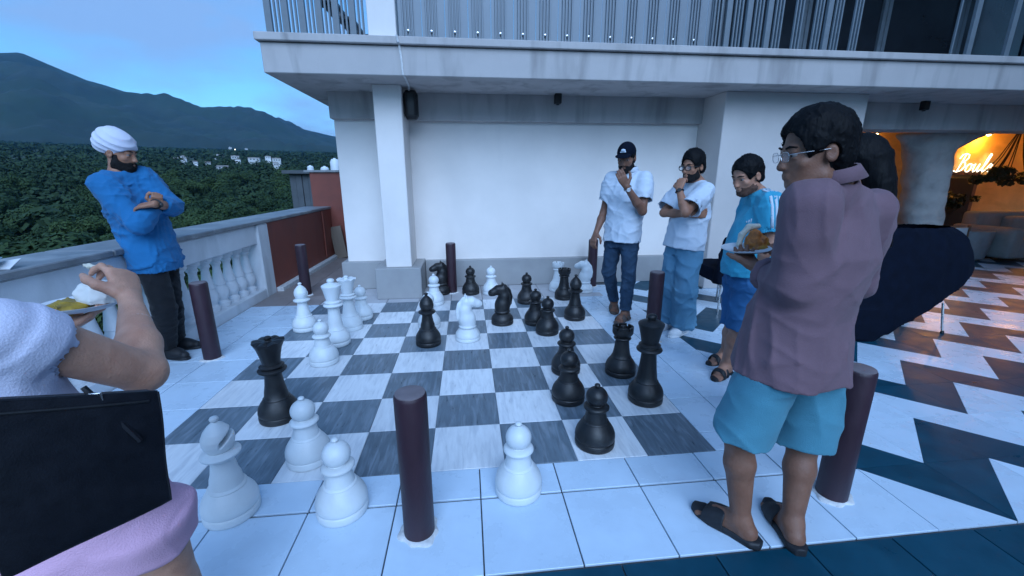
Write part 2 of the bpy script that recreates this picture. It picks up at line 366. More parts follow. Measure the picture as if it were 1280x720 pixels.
# ================================================================== terrain, hills, forest
def terr_z(d, az):
    z = np.interp(d, [0,14,18,30,90,180,300,500,700,1000,1500,2200,3000], [-9,-9,-13,-15,-16,-13,-2,11,25,45,74,118,150])
    return z
def fbm(x, y, s, seed, oc=5):
    rg = np.random.default_rng(seed); f = np.zeros_like(x); a = 1.
    for o in range(oc):
        for _ in range(4):
            th = rg.uniform(0,2*np.pi); ph = rg.uniform(0,6.28); k = 2*np.pi/s*rg.uniform(.7,1.4)
            f += a*np.sin(k*(x*np.cos(th)+y*np.sin(th))+ph+1.1*np.sin(k*.6*(x*np.sin(th+1)+y*np.cos(th+1))+ph*2))/4
        a *= .52; s *= .48
    return f
def polar(azs, rs, zf, name, mat, struct=True):
    A, Rr = np.meshgrid(np.radians(azs), rs, indexing='ij'); X = CAM.x+np.sin(A)*Rr; Y = CAM.y+np.cos(A)*Rr; Z = zf(X, Y, np.degrees(A), Rr)
    na, nr = A.shape; v = np.stack([X,Y,Z],-1).reshape(-1,3); i = np.arange(na*nr).reshape(na,nr)
    q = np.stack([i[:-1,:-1],i[:-1,1:],i[1:,1:],i[1:,:-1]],-1).reshape(-1,4)
    me = bpy.data.meshes.new(name); me.from_pydata(v.tolist(), [], q.tolist()); me.update(); smooth(me)
    o = link(name, me, mat); o['kind'] = 'structure'; return o
polar(np.linspace(-180,180,145), np.concatenate([[.5,8,14,18,24,40],np.geomspace(60,6900,40)]), lambda X,Y,A,Rr: terr_z(Rr,A)+np.where(Rr>100,fbm(X,Y,500,3)*Rr*.004*np.clip((2600-Rr)/800,0,1),0), 'terrain', M_terrain)
RIDGE = [(-75,6.2),(-60,7.2),(-52,8.2),(-46.5,8.6),(-44,9.5),(-41.8,10.1),(-40.7,10.36),(-39.2,9.72),(-36.9,8.8),(-35.8,8.6),(-34.2,8.11),(-31.9,7.65),(-29.7,7.34),(-27.3,7.32),(-25.1,7.57),(-22.9,7.25),(-21.4,6.51),(-19,5.59),(-15.6,5.0),(-8,3.8),(5,3.2),(30,4.5),(60,5)]
RD = 3600.
def hill_z(X, Y, A, Rr):
    top = np.tan(np.radians(np.interp(A, [a for a,_ in RIDGE], [e for _,e in RIDGE])))*RD+1.5
    t = np.interp(Rr, [1500,1750,2300,3000,RD,4200,6500], [-.02,.13,.40,.72,1.,.86,.2])
    env = np.clip(1-np.abs(Rr-RD)/160,0,1)
    nn = fbm(X,Y,900,5)*55 + fbm(X,Y,180,9,4)*16
    return top*t + nn*np.clip((Rr-1600)/500,0,1)*(1-.86*env)
M_hill = pm('hill_forest', (.014,.030,.016), .95, .45, .004, 0, 10, vein=((.05,.06,.04), .006, (1,1,1), .25), detail=9)
polar(np.linspace(-75,60,420), np.concatenate([np.linspace(1500,RD,60), np.linspace(RD+40,6500,14)]), hill_z, 'hills', M_hill)

def leaf_cloud(nl, lobes, size, rng, zs=.75):
    """leaf-sized quads spread through the lobes of a crown"""
    vs=[]; 
    w=np.array([l[3]**2 for l in lobes]); w=w/w.sum(); pick=rng.choice(len(lobes),nl,p=w)
    L_=np.array(lobes); c=L_[pick]; d=rng.normal(size=(nl,3)); d/=np.linalg.norm(d,axis=1)[:,None]; r=c[:,3]*(.62+.42*rng.random(nl)**.6)
    p=c[:,:3]+d*r[:,None]*np.array([1,1,zs])
    nrm=d+rng.normal(size=(nl,3))*.45+np.array([0,0,.35]); nrm/=np.linalg.norm(nrm,axis=1)[:,None]
    a=np.cross(nrm,rng.normal(size=(nl,3))); a/=np.linalg.norm(a,axis=1)[:,None]; b=np.cross(nrm,a)
    s=size*(.6+.8*rng.random(nl))[:,None]; 
    q=np.stack([p-a*s-b*s*.55,p+a*s-b*s*.35,p+a*s*.9+b*s*.6,p-a*s*.8+b*s*.4],1).reshape(-1,3)
    return q
def quads_mesh(name, q):
    n=len(q)//4; me=bpy.data.meshes.new(name); me.vertices.add(len(q)); me.vertices.foreach_set('co',q.astype(np.float32).ravel())
    me.loops.add(n*4); me.loops.foreach_set('vertex_index',np.arange(n*4,dtype=np.int32)); me.polygons.add(n); me.polygons.foreach_set('loop_start',np.arange(n,dtype=np.int32)*4); me.update(calc_edges=True); return me
CROWNS=[]; TRUNKS=[]
for vi in range(6):
    rg=np.random.default_rng(100+vi); lobes=[(0,0,6.2,2.6)]
    for k in range(11):
        a=rg.uniform(0,6.28); rr=rg.uniform(1.2,3.0); lobes.append((rr*math.cos(a),rr*math.sin(a),rg.uniform(4.2,8.2),rg.uniform(1.1,2.0)))
    me=quads_mesh('crown',leaf_cloud(5200,lobes,.19,rg)); me.materials.append(M_fol); CROWNS.append(me)
    b=MB(); b.tube([(0,0,0),(.15,.05,2),(.05,-.1,4),(0,0,6)],[.34,.26,.2,.1],8)
    for k in range(5):
        l_=lobes[k+1]; b.tube([(0,0,2.6+k*.5),(l_[0]*.5,l_[1]*.5,(l_[2]+3)*.5),(l_[0]*.9,l_[1]*.9,l_[2])],[.13,.09,.04],6)
    me=b.mesh('trunk',60); me.materials.append(M_bark); TRUNKS.append(me)
def forest():
    rg=np.random.default_rng(21); pts=[]
    def try_add(n, d0, d1, sp, a0=-66, a1=-9):
        c=0; t=0
        while c<n and t<n*40:
            t+=1; d=math.sqrt(rg.uniform(d0*d0,d1*d1)); a=rg.uniform(a0,a1); x=CAM.x+d*math.sin(R_(a)); y=CAM.y+d*math.cos(R_(a))
            if all((x-p[0])**2+(y-p[1])**2>sp*sp for p in pts): pts.append((x,y,d,a)); c+=1
    try_add(60,24,60,4.2); try_add(110,60,150,5.5); try_add(80,150,260,7.5)
    for x,y,d,a in pts:
        k=int(rg.integers(6)); s=rg.uniform(.85,1.3)*(1.0 if d<150 else 1.15); z=float(terr_z(d,a))
        if d<60: s*=1.05
        tall = s*8.6; 
        lim = CAM.z - d*math.tan(R_(4.2 if d<40 else 2.6 if d<80 else 1.2)) - z     # canopy line seen over the rail
        if d<110 and tall>lim: s*= max(.55,lim/tall)
        r=empty('forest_tree',(x,y,z),rg.uniform(0,6.28)); r.scale=(s*rg.uniform(.95,1.2),)*2+(s,)
        link('trunk',TRUNKS[k],None,r); link('crown',CROWNS[k],None,r)
        tag(r,'dark green broadleaf tree in the valley below the terrace railing','tree','trees of the valley forest')
    # the far wood, one mass
    N_=7500; d=np.concatenate([np.sqrt(rg.uniform(130**2,420**2,2200)),np.sqrt(rg.uniform(400**2,1900**2,N_-2200))]); a=np.radians(rg.uniform(-66,-6,N_)); Q=[]
    for i in range(N_):
        x=CAM.x+d[i]*math.sin(a[i]); y=CAM.y+d[i]*math.cos(a[i]); z=float(terr_z(d[i],0)); s=rg.uniform(.8,1.5)
        nl=120 if d[i]<420 else 40 if d[i]<700 else 16
        lob=[(0,0,4.5*s,3.4*s),(1.8*s,.6*s,3.6*s,2.4*s),(-1.4*s,-1*s,4*s,2.6*s)]
        q=leaf_cloud(nl,lob,(.55 if d[i]<420 else 1.0 if d[i]<700 else 1.8)*s,rg); Q.append(q+np.array([x,y,z]))
    me=quads_mesh('far_forest',np.concatenate(Q)); o=link('far_forest',me,M_fol2)
    tag(o,'dark wooded mass covering the valley up to the foot of the hills','forest',None,'stuff')
forest()
def on_slope(px, py, lift=13.):
    d=200.
    while d<1700 and dep(px,py,d).z > float(terr_z(d,0))+lift: d+=10
    return d
def house(px, py, wp, hp_):
    d=on_slope(px,py); D=(dep(px,py,d)-CAM).length; w=wp*D/FPX*.85; h=hp_*D/FPX; dp=w*.6
    p=dep(px,py,d); z=p.z-h*.35
    r=empty('valley_house',(p.x,p.y,z),random.uniform(.2,.9))
    b=MB(); b.box(-w/2,w/2,-dp/2,dp/2,-12,h); b.build('wall',M_house,r)
    b=MB(); b.box(-w/2-.3,w/2+.3,-dp/2-.3,dp/2+.3,h,h+.25)
    b.box(-w/2-.3,w/2+.3,-dp/2-.3,-dp/2-.1,h+.25,h+.7); b.box(-w*.2,w*.1,-dp*.2,dp*.3,h+.25,h*1.35); b.build('roof',M_roof,r)
    for i in range(3):
        b=MB(); x=-w*.34+i*w*.3; b.box(x,x+w*.14,-dp/2-.06,-dp/2+.02,h*.42,h*.75); b.build('window',M_glassd,r)
    tag(r,'small pale flat-roofed house among the trees of the far valley','house','pale houses in the far valley')
hs=[(204,193,9,3),(216,191,6,2.5),(236,190,13,3.5),(246,186,7,3),(253,192,8,2.5),(226,201,11,3),(245,205,4,3),(272,196,7,2.5),(283,196,7,2.5),(294,198,8,3),(298,203,5,4),(318,200,12,2.5),(288,187,3,3),(308,188,3,2.5),(346,201,9,3),(345,207,5,4),(278,210,11,2),(184,194,5,2.5),(260,205,5,2),(335,198,6,2.5),(230,197,6,2)]
for a in hs: house(*a)
# bright lit dots on the hillside are street lamps with lit heads
M_dot = emit('street_lamp_glow',(1.,.95,.8),9.)
for px,py,d in ((43,171,1500),(57,176,1450),(33,227,420),(116,160,1650),(294,187,900)):
    p=dep(px,py,d); r=empty('street_lamp',(p.x,p.y,p.z-9)); s=max(.7,d/900)
    MB().tube([(0,0,-6),(0,0,9)],.12,6).build('pole',M_black_metal,r); MB().tube([(0,0,9),(.9,-.4,9.2)],.08,6).build('arm',M_black_metal,r)
    MB().lathe([(.1*s,-.3*s),(.55*s,-.15*s),(.6*s,.1*s),(.25*s,.4*s)],10,(0,-.4,9.1)).build('lamp_head',M_dot,r)
    tag(r,'tiny lit street lamp on the dark wooded slope','street lamp','lit lamps on the slope')

# ================================================================== terrace floor
b=MB(); b.box(-1.35,17.5,-5.5,12,-.6,-.014); floor=b.build('terrace_floor',M_grout); tag(floor,'pale and dark tiled roof terrace floor',None,None,'structure')
board=MB().box(0,8*T,0,8*T,-.0135,-.009).build('chessboard',M_grout); tag(board,'chessboard of light and dark marble squares in the terrace floor',None,None,'structure')
g_=.0012
def sq_mesh(w, d, g=g_, th=.012, b_=.0016):
    return MB().box(g-w/2, w/2-g, g-d/2, d/2-g, -th, 0, b_).mesh('tile')
me_l=sq_mesh(T,T,.0008); me_l.materials.append(M_light_sq); me_d=me_l.copy(); me_d.materials[0]=M_dark_sq
for i in range(8):
    for j in range(8):
        dark=(i+j)%2==1
        o=link('board_square',me_d if dark else me_l,None,board,((i+.5)*T,(j+.5)*T,random.uniform(0,.0010)))
        o.rotation_euler=(random.uniform(-.0008,.0008),random.uniform(-.0008,.0008),math.pi*(random.random()<.5))
_tm={}
def tile(x0,x1,y0,y1,mat,parent=floor):
    k=(round(x1-x0,3),round(y1-y0,3),mat.name)
    if k not in _tm: m=sq_mesh((x1-x0)*T,(y1-y0)*T,.0030); m.materials.append(mat); _tm[k]=m
    o=link('tile',_tm[k],None,parent,((x0+x1)/2*T,(y0+y1)/2*T,random.uniform(0,.001))); o.rotation_euler=(random.uniform(-.001,.001),random.uniform(-.001,.001),0)
    return o
def tri(name, pts, mat, parent=floor):
    c=[sum(p[0] for p in pts)/3*T, sum(p[1] for p in pts)/3*T]
    key=(tuple((round(p[0]*T-c[0],3),round(p[1]*T-c[1],3)) for p in pts),mat.name)
    if key not in _tm:
        s=.993; m=MB().prism([((p[0]*T-c[0])*s,(p[1]*T-c[1])*s) for p in pts],-.012,0).mesh('tile'); m.materials.append(mat); _tm[key]=m
    return link('tile',_tm[key],None,parent,(c[0],c[1],random.uniform(0,.001)))
X0=-1.98; YF=-1.57
# front border rows
ex=[-1.98]+[-1.35+i for i in range(12)]
for a,b_ in zip(ex[:-1],ex[1:]):
    if b_<=8.66: tile(a,b_,-.54,0,M_white_tile)
    if b_<=9.66: tile(a,b_,YF,-.56,M_white_tile)
# left columns, aligned with the board
for j in range(0,10):
    tile(-1.0,0,j,j+1,M_white_tile if j<8 else M_brown_tile); tile(-1.98,-1.0,j,j+1,M_white_tile if j<8 else M_brown_tile)
for j in range(10,17): tile(-1.98,-1.0,j,j+1,M_brown_tile); tile(-1.0,0,j,j+1,M_brown_tile)
# behind the board
for i in range(0,9):
    tile(i,i+1,8,9,M_grey_tile); tile(i,i+1,9,9.78,M_grey_tile)
# right border
for j in range(-1,10):
    y0=-.56+j; y1=y0+1
    if y0>=.4:
        tile(8.65,9.65,y0,y1,M_white_tile)
        if y1<8.0: tile(8.0,8.65,y0,y1,M_white_tile)
tile(8.0,8.65,0,.44,M_white_tile); tile(8.66,9.65,-.56,.44,M_white_tile); tile(8,8.65,7.44,8,M_white_tile); 
# zigzag field
def zig(i,j):
    x0=9.65+i; x1=x0+1; y0=YF+.01+j; y1=y0+1; ev=(i%2==0); lo=(j%2==0)
    bl,br,tl,tr=(x0,y0),(x1,y0),(x0,y1),(x1,y1)
    if lo and ev: return (br,tr,tl),(bl,br,tl)          # dark upper right
    if lo: return (bl,tr,tl),(bl,br,tr)                 # dark upper left
    if ev: return (bl,br,tl),(br,tr,tl)                 # dark lower left
    return (bl,br,tr),(bl,tr,tl)
far_d=MB(); far_w=MB(); nz_=0
for j in range(0,14):
    for i in range(0,24):
        dk,lt=zig(i,j); px=9.65+i
        cd=Vector((px*T-CAM.x,(YF+j)*T-CAM.y,0)); big = (cd.length<6.6 and j<9) 
        if cd.x>0 and cd.y/cd.x<-.3: big=False
        if big: tri('tile',dk,M_teal_tile); tri('tile',lt,M_white_tile); nz_+=2
        else:
            far_d.prism([(p[0]*T,p[1]*T) for p in dk],-.012,0); far_w.prism([(p[0]*T,p[1]*T) for p in lt],-.012,0)
for mb,mt in ((far_d,M_teal_tile),(far_w,M_white_tile)):
    o=mb.build('far_tiles',mt,floor); o['kind']='stuff'
print('zig tiles',nz_)
# dark band along the front
for k in range(0,2):
    for i in range(2,16): tile(-1.98+i,-.98+i,YF-.02-1-k,YF-.02-k,M_teal_tile)
# ================================================================== building
bld=empty('terrace_building',(3,4.5,0)); tag(bld,'pale rendered building with a deep cornice slab behind the chessboard','building')
def bp(name,mat,*boxes,parent=bld,b=.004,sm=None):
    m=MB()
    for q in boxes: m.box(*q,b)
    o=m.build(name,mat,parent,sm)
    if parent is bld: o.location=(-3,-4.5,0)
    return o
bp('wall',M_plaster,(.17,5.3,4.0,4.3,0,2.56),(.17,.45,4.3,9,0,2.56))
bp('plinth',M_plinth,(0.10,.655,3.91,4.02,0,.385),(1.235,5.2,3.91,4.02,0,.385),(0.10,.17,4.02,9,0,.385),b=.006)
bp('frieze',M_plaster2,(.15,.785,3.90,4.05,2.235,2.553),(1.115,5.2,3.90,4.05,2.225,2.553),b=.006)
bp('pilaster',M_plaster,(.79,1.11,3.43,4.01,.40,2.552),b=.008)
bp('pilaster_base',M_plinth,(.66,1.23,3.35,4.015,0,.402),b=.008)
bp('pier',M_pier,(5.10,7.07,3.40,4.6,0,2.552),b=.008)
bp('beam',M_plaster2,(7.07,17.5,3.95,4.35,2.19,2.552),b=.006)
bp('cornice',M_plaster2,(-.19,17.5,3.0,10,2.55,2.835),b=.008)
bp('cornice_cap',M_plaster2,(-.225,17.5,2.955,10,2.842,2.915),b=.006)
bp('parapet_post',M_plaster,(.86,1.15,3.10,3.4,2.91,4.6),b=.006)
bp('back_wall',M_plaster,(.45,7.07,6.8,7.1,0,2.56))
# upper storey behind the railing
bp('upper_wall',M_dark_int,(6.2,17.5,5.6,6.0,2.91,5.6),b=.003)
for x0,x1 in ((6.25,7.6),(7.75,9.1),(9.25,10.6),(10.75,12.1),(12.25,13.6),(13.75,15.1)):
    w=bp('upper_window',M_glassd,(x0,x1,5.55,5.62,3.0,5.4)); 
    f=MB(); f.box(x0-.07,x0,5.50,5.6,2.95,5.45,.004); f.box(x1,x1+.07,5.50,5.6,2.95,5.45,.004); f.box(x0,x1,5.51,5.6,5.4,5.47,.004)
    f.build('window_frame',M_metal_grey,w)
bp('upper_ceiling',M_plaster2,(3.4,17.5,3.3,6.0,5.6,5.8))
# drip stains' cable and fixtures
MB().tube([(1.17,2.94,2.92),(1.18,2.945,2.86),(1.185,2.99,2.84),(1.2,2.993,2.70),(1.205,2.993,2.56),(1.22,3.05,2.54),(1.20,3.5,2.545),(1.18,3.62,2.5)],.012,6).build('cable',M_cement,bld,40).location=(-3,-4.5,0)
# railing on the slab: every bar its own part
rail=empty('upper_railing',(0,3.1,2.915)); tag(rail,'grey vertical bar railing on top of the cornice slab','railing')
bm_w=MB().box(-.032,.032,-.02,.02,0,1.25,.003).mesh('bar'); bm_w.materials.append(M_metal_grey)
bm_t=MB().box(-.009,.009,-.012,.012,0,1.25,.002).mesh('bar'); bm_t.materials.append(M_metal_grey)
bars=[]
x=-.11
k=0
while x<.84:
    link('bar',bm_w,None,rail,(x,0,0)); link('bar',bm_t,None,rail,(x+.065,.0,0)); link('bar',bm_t,None,rail,(x+.105,.0,0)); x+=.165
x=4.66; k=0
while x<6.6:
    for q in range(3): link('bar',bm_t,None,rail,(x+q*.040,0,0))
    if k<3 or k==5: link('bar',bm_w,None,rail,(x+.165,0,0))
    x+=.245; k+=1
for x in (7.74,7.97,8.5,9.6,10.8): link('bar',bm_t if x<7.8 else bm_w,None,rail,(x,0,0))
MB().box(-.12,.85,-.02,.03,1.25,1.30,.004).box(1.16,13,-.02,.03,1.25,1.30,.004).build('handrail',M_metal_grey,rail)
MB().box(-.12,.85,-.015,.015,.01,.03).build('bottom_rail',M_metal_grey,rail)
# ribbed sheet panels
sh=empty('ribbed_sheet_screen',(1.17,3.14,2.915)); tag(sh,'pale ribbed sheet metal screen standing on the cornice slab','screen')
xx=0.0; ribm=MB().box(-.008,.008,-.022,0,0.004,1.7,.003).mesh('rib'); ribm.materials.append(M_sheet)
boltm=MB().lathe([(.008,0),(.014,.001),(.012,.006),(.004,.008)],8).mesh('bolt',40); boltm.materials.append(M_chrome)
n=0
while xx<3.45:
    w=.245; p=MB().box(xx+.002,xx+w-.002,0,.006,0,1.7,.001).build('sheet_panel',M_sheet,sh)
    for q in range(4): link('rib',ribm,None,sh,(xx+.05+q*.034,0,0))
    o=link('bolt',boltm,None,sh,(xx+.10,-.022,.10)); o.rotation_euler=(R_(90),0,0)
    xx+=w
# stair seen through the bars
st=empty('outside_stair',(-.05,4.2,2.915)); tag(st,'dark steel stair rising behind the bar railing','stair')
MB().tube([(0.95,0,.0),(-.35,0,1.25)],.035,8).build('stringer',M_black_metal,st)
for i in range(6): MB().box(.75-i*.2,.95-i*.2,-.1,.7,.12+i*.19,.15+i*.19).build('tread',M_black_metal,st)
# loudspeaker in the corner of the pilaster
sp=empty('loudspeaker',(1.20,3.62,2.36)); tag(sp,'black oval loudspeaker mounted beside the top of the pilaster','loudspeaker')
v=Vol((-.13,-.13,-.2),(.13,.13,.2),.007); v.loft([(0,0,-.165),(0,0,-.12),(0,0,.12),(0,0,.165)],(1,0,0),[(.06,.05),(.085,.075),(.085,.075),(.06,.05)],k=.01,ex=3.5); link('cabinet',v.mesh('cabinet'),M_black_pl,sp)
v=Vol((-.1,-.11,-.16),(.1,0,.16),.007); v.loft([(0,-.055,-.13),(0,-.06,0),(0,-.055,.13)],(1,0,0),[(.055,.03),(.065,.035),(.055,.03)],k=.01,ex=3.); link('grille',v.mesh('grille'),M_black_metal,sp)
MB().box(-.10,-.07,-.03,.03,-.1,.1,.003).build('bracket',M_black_metal,sp)
for x,lab in ((3.04,'small black box fixed under the cornice above the pale wall'),(8.34,'small black box fixed under the beam over the lounge opening')):
    r=empty('junction_box',(x,3.78,2.55)); MB().box(-.045,.045,-.04,.04,-.12,.0,.008).build('casing',M_black_pl,r); MB().lathe([(.02,0),(.022,.01),(.012,.015)],10,(0,0,-.135)).build('lens',M_black_metal,r); tag(r,lab,'junction box')

# unseen wing, added right of the terrace to shade that side
wg=empty('unseen_shade_wing',(10.1,-3.2,0)); tag(wg,'added unseen pale wing with tall windows that shades the right of the terrace','building')
MB().box(-.2,5.5,-7,5.1,-.6,7.6,.01).build('wall',M_plaster2,wg); MB().box(-.6,5.6,-7.1,5.2,7.6,7.9,.01).build('roof',M_plaster2,wg)
for i in range(5):
    y=-6.2+i*2.2; w=MB().box(-.24,-.18,y,y+1.3,.2,2.5).build('window',M_glassd,wg); MB().box(-.27,-.24,y-.06,y,.14,2.56).box(-.27,-.24,y+1.3,y+1.36,.14,2.56).box(-.27,-.24,y,y+1.3,2.5,2.56).build('frame',M_metal_grey,w)
    w=MB().box(-.24,-.18,y,y+1.3,3.8,6.0).build('window',M_glassd,wg)
# ================================================================== balustrade and red wall
bal=empty('balustrade',(-.95,1,0)); tag(bal,'white balustrade with turned balusters along the terrace edge','balustrade')
def bq(name,mat,*boxes,b=.01):
    m=MB()
    for q in boxes: m.box(*q,b)
    o=m.build(name,mat,bal); o.location=(.95,-1,0); return o
bq('kerb',M_balu,(-1.08,-.80,-5.0,3.66,-.05,.115))
bq('beam',M_balu,(-1.04,-.83,-5.0,3.66,.70,.935))
bq('end_post',M_balu,(-1.09,-.80,3.66,3.93,-.05,.936))
prof=[(.075,0),(.078,.02),(.078,.05),(.060,.062),(.052,.075),(.060,.09),(.074,.115),(.080,.15),(.076,.19),(.060,.23),(.058,.245),(.063,.255),(.060,.27),(.050,.33),(.040,.40),(.035,.45),(.040,.475),(.050,.485),(.050,.50),(.044,.51),(.058,.535),(.074,.55),(.074,.59)]
balm=MB().lathe([(r*1.05,z) for r,z in prof],20).mesh('baluster',35); balm.materials.append(M_balu)
for i in range(40):
    y=3.52-i*.205
    if y<-4.5: break
    link('baluster',balm,None,bal,(.012,y-1,.112))
cm=MB()
for i in range(9):
    y0=-5.0+i*1.29; bq('coping_slab',M_coping,(-1.27,-.79,y0+.003,y0+1.287,.94,.985+random.uniform(0,.002)),b=.008)
rw=empty('red_wall',(-.95,5.3,0)); tag(rw,'dull red painted parapet wall beyond the white balustrade','wall')
MB().box(-.14,.15,-1.37,1.3,-.05,.936,.004).build('wall_face',M_red,rw)
MB().box(-.16,.62,1.3,1.55,-.05,1.62,.004).build('end_wall',M_red,rw)
MB().box(-.25,.70,1.26,1.60,1.62,1.66,.004).build('end_coping',M_coping,rw)
MB().box(.15,.24,-1.37,1.3,-.02,.055,.006).build('skirting',M_cement,rw)
MB().tube([(.165,.75,.93),(.165,.76,.55),(.165,.75,.1)],.012,8).build('pipe',M_red,rw)
pk=empty('leaning_board',(-.62,6.42,0)); MB().box(-.11,.11,-.012,.012,0,.62,.003).build('plank',M_wood,pk); MB().box(-.09,.09,.012,.03,.1,.16).box(-.09,.09,.012,.03,.44,.5).build('batten',M_wood,pk); pk.rotation_euler=(R_(-9),R_(-10),0); tag(pk,'weathered wooden board leaning against the red end wall','board')
sd=empty('corrugated_shed',(-1.9,9.0,-3)); tag(sd,'dark grey corrugated sheet shed beyond the red wall','shed')
for i in range(9): MB().box(-.5+i*.145,-.36+i*.145,-.03-.02*(i%2),.0,0,4.62,.006).build('sheet',M_shed,sd)
MB().box(-.6,1.0,-.2,2.5,4.62,4.70,.004).build('roof',M_shed,sd); MB().box(-.5,.8,0,2.4,0,4.6).build('wall',M_shed,sd)
for i,(px,py,d,s,lb) in enumerate(((388,210,22,.34,'small white water tank on the shed roofs'),(406,212,21,.42,'wide white water tank on the shed roofs'),(419,208,20,.46,'tall white water tank on the shed roofs, closest to the building'))):
    p=dep(px,py,d); r=empty('water_tank',(p.x,p.y,p.z-.5*s)); hh=(1.2 if i==2 else .8)*s
    MB().lathe([(.45*s,0),(.47*s,.1*s),(.45*s,.2*s),(.47*s,.3*s),(.45*s,.45*s),(.46*s,hh*.75),(.3*s,hh)],18).build('body',M_tank,r,40); MB().lathe([(.14*s,hh-.01),(.14*s,hh+.08*s),(.06*s,hh+.1*s)],12).build('lid',M_tank,r)
    MB().box(-.6*s,.6*s,-.6*s,.6*s,-8,0).build('stand',M_shed,r); tag(r,lb,'water tank')

# ================================================================== lounge behind the opening
lg=empty('lounge_room',(11,5.5,0)); tag(lg,'warm lit lounge room behind the concrete column','room')
def lp(name,mat,*boxes,b=.0,parent=lg):
    m=MB()
    for q in boxes: m.box(*q,b)
    o=m.build(name,mat,parent); o.location=(-11,-5.5,0) if parent is lg else (0,0,0); return o
lp('back_wall',M_lounge,(7.0,17.5,6.8,7.1,0,2.56))
lp('ceiling',M_lounge,(7.0,17.5,4.36,6.8,2.50,2.549))
lp('side_wall',M_lounge,(17.3,17.6,3.9,6.8,0,2.5))
# wall panel, screen, cabinet
lp('wall_panel',M_dark_int,(12.75,13.45,6.72,6.798,.15,1.50),b=.01)
lp('door_frame',M_brown_wood,(12.0,12.1,6.74,6.798,0,1.6),(13.46,13.56,6.74,6.798,0,1.6),(12.0,13.56,6.735,6.79,1.56,1.66),b=.006)
v=Vol((8.6,4.0,0),(11.4,5.2,2.3),.03)        # slanted sculpted column
v.loft([(9.76,4.62,0),(9.74,4.62,.7),(9.60,4.6,1.5),(9.53,4.6,1.95),(9.74,4.6,2.21)],(1,0,0),[(.30,.28),(.30,.28),(.30,.30),(.37,.30),(.80,.30)],k=.05); v.wr(.010,.35,4,ridge=False)
cl=link('concrete_column',v.mesh('concrete_column'),M_column); tag(cl,'rough flaring concrete column in front of the warm lounge','column')
# neon lettering, one stroke path per letter
sg=empty('neon_sign',(12.78,6.76,1.63)); tag(sg,'glowing white script lettering on the warm lounge wall','sign')
def arc(cx,cy,rx,ry,a0,a1,n=10): return [(cx+rx*math.cos(R_(a0+(a1-a0)*i/n)),cy+ry*math.sin(R_(a0+(a1-a0)*i/n))) for i in range(n+1)]
LET={'B':[[(.30,.0),(.36,.5),(.42,.98)],[(.12,.72),(.2,.92),(.40,.99),(.62,.93),(.66,.76),(.55,.60),(.36,.54),(.60,.50),(.68,.30),(.55,.08),(.3,.0),(.08,.06)]],
 'o':[arc(.2,.22,.16,.22,80,440,14)+[(.42,.36)]],'u':[[(.0,.36),(.08,.44),(.06,.15),(.14,.0),(.28,.1),(.36,.44)],[(.36,.44),(.34,.12),(.42,.0),(.54,.1)]],
 'l':[[(.0,.1),(.18,.5),(.26,.95),(.18,1.0),(.10,.7),(.08,.2),(.16,.0),(.30,.1)]],'e':[[(.0,.18),(.26,.26),(.28,.40),(.16,.45),(.06,.28),(.10,.05),(.22,.0),(.40,.14)]]}
ox=0
for ch,adv in (('B',.76),('o',.46),('u',.58),('l',.33),('e',.42)):
    m=MB()
    for stp in LET[ch]: m.tube([((ox+x+.28*y)*.40,-.03,y*.40) for x,y in stp],.0095,6)
    m.build('letter',M_sign,sg,40); ox+=adv
# lamps of the lounge
for i,(x,y,z,e) in enumerate(((13.3,6.60,2.42,11),(10.6,6.64,2.42,1.2),(15.4,6.60,2.42,9),(8.3,6.62,2.40,4))):
    r=empty('ceiling_lamp',(x,y,z)); MB().lathe([(.05,.09),(.055,.03),(.09,0),(.085,-.005),(.04,.02)],16).build('shade',M_chrome,r,40); MB().lathe([(.01,-.03),(.035,-.02),(.04,0),(.03,.02)],12).build('bulb',M_lamp,r,60)
    tag(r,'small recessed lamp glowing warm in the lounge ceiling','lamp','lounge ceiling lamps')
    l=bpy.data.lights.new('lamp_light','POINT'); l.energy=e; l.color=(1.,.43,.05); l.shadow_soft_size=.08
    lo=bpy.data.objects.new('lamp_light',l); COL.objects.link(lo); lo.parent=r; lo.location=(0,0,-.08)
# furniture
def soft_box(x0,x1,y0,y1,z0,z1,r=.05,h=.03):
    v=Vol((x0,y0,z0),(x1,y1,z1),h); v.loft([((x0+x1)/2,(y0+y1)/2,z0),((x0+x1)/2,(y0+y1)/2,z1)],(1,0,0),[((x1-x0)/2,(y1-y0)/2)]*2,k=.0,ex=9); return v.mesh('cushion',3)
sf=empty('lounge_sofa',(12.6,4.9,0)); tag(sf,'pale boxy sofa with stacked cushions inside the lounge','sofa')
link('seat',soft_box(-.9,1.3,-.4,.5,.06,.42),M_sofa,sf); link('backrest',soft_box(-.9,1.3,.3,.62,.42,.86),M_sofa,sf); link('armrest',soft_box(-1.08,-.82,-.42,.6,.06,.62),M_sofa,sf); link('cushion',soft_box(-.4,.4,.1,.32,.42,.78),M_sofa,sf)
pt=empty('planter',(11.2,4.95,0)); tag(pt,'round grey planter on the lounge floor beside the sofa','planter')
MB().lathe([(.24,0),(.30,.05),(.34,.4),(.35,.55),(.33,.56),(.30,.5)],24).build('pot',M_pot,pt,40); MB().lathe([(.31,.48),(.05,.51)],20).build('soil',M_bark,pt)
ct=empty('bar_counter',(11.0,6.0,0)); tag(ct,'brown wooden counter with a dark top in the lounge','counter')
MB().box(-1.0,.55,-.25,.3,0,.78,.01).build('front',M_brown_wood,ct); MB().box(-1.05,.6,-.3,.33,.78,.83,.006).build('top',M_black_metal,ct)
for i in range(4): MB().box(-.9+i*.36,-.58+i*.36,-.262,-.25,.08,.7,.004).build('panel',M_brown_wood,ct)
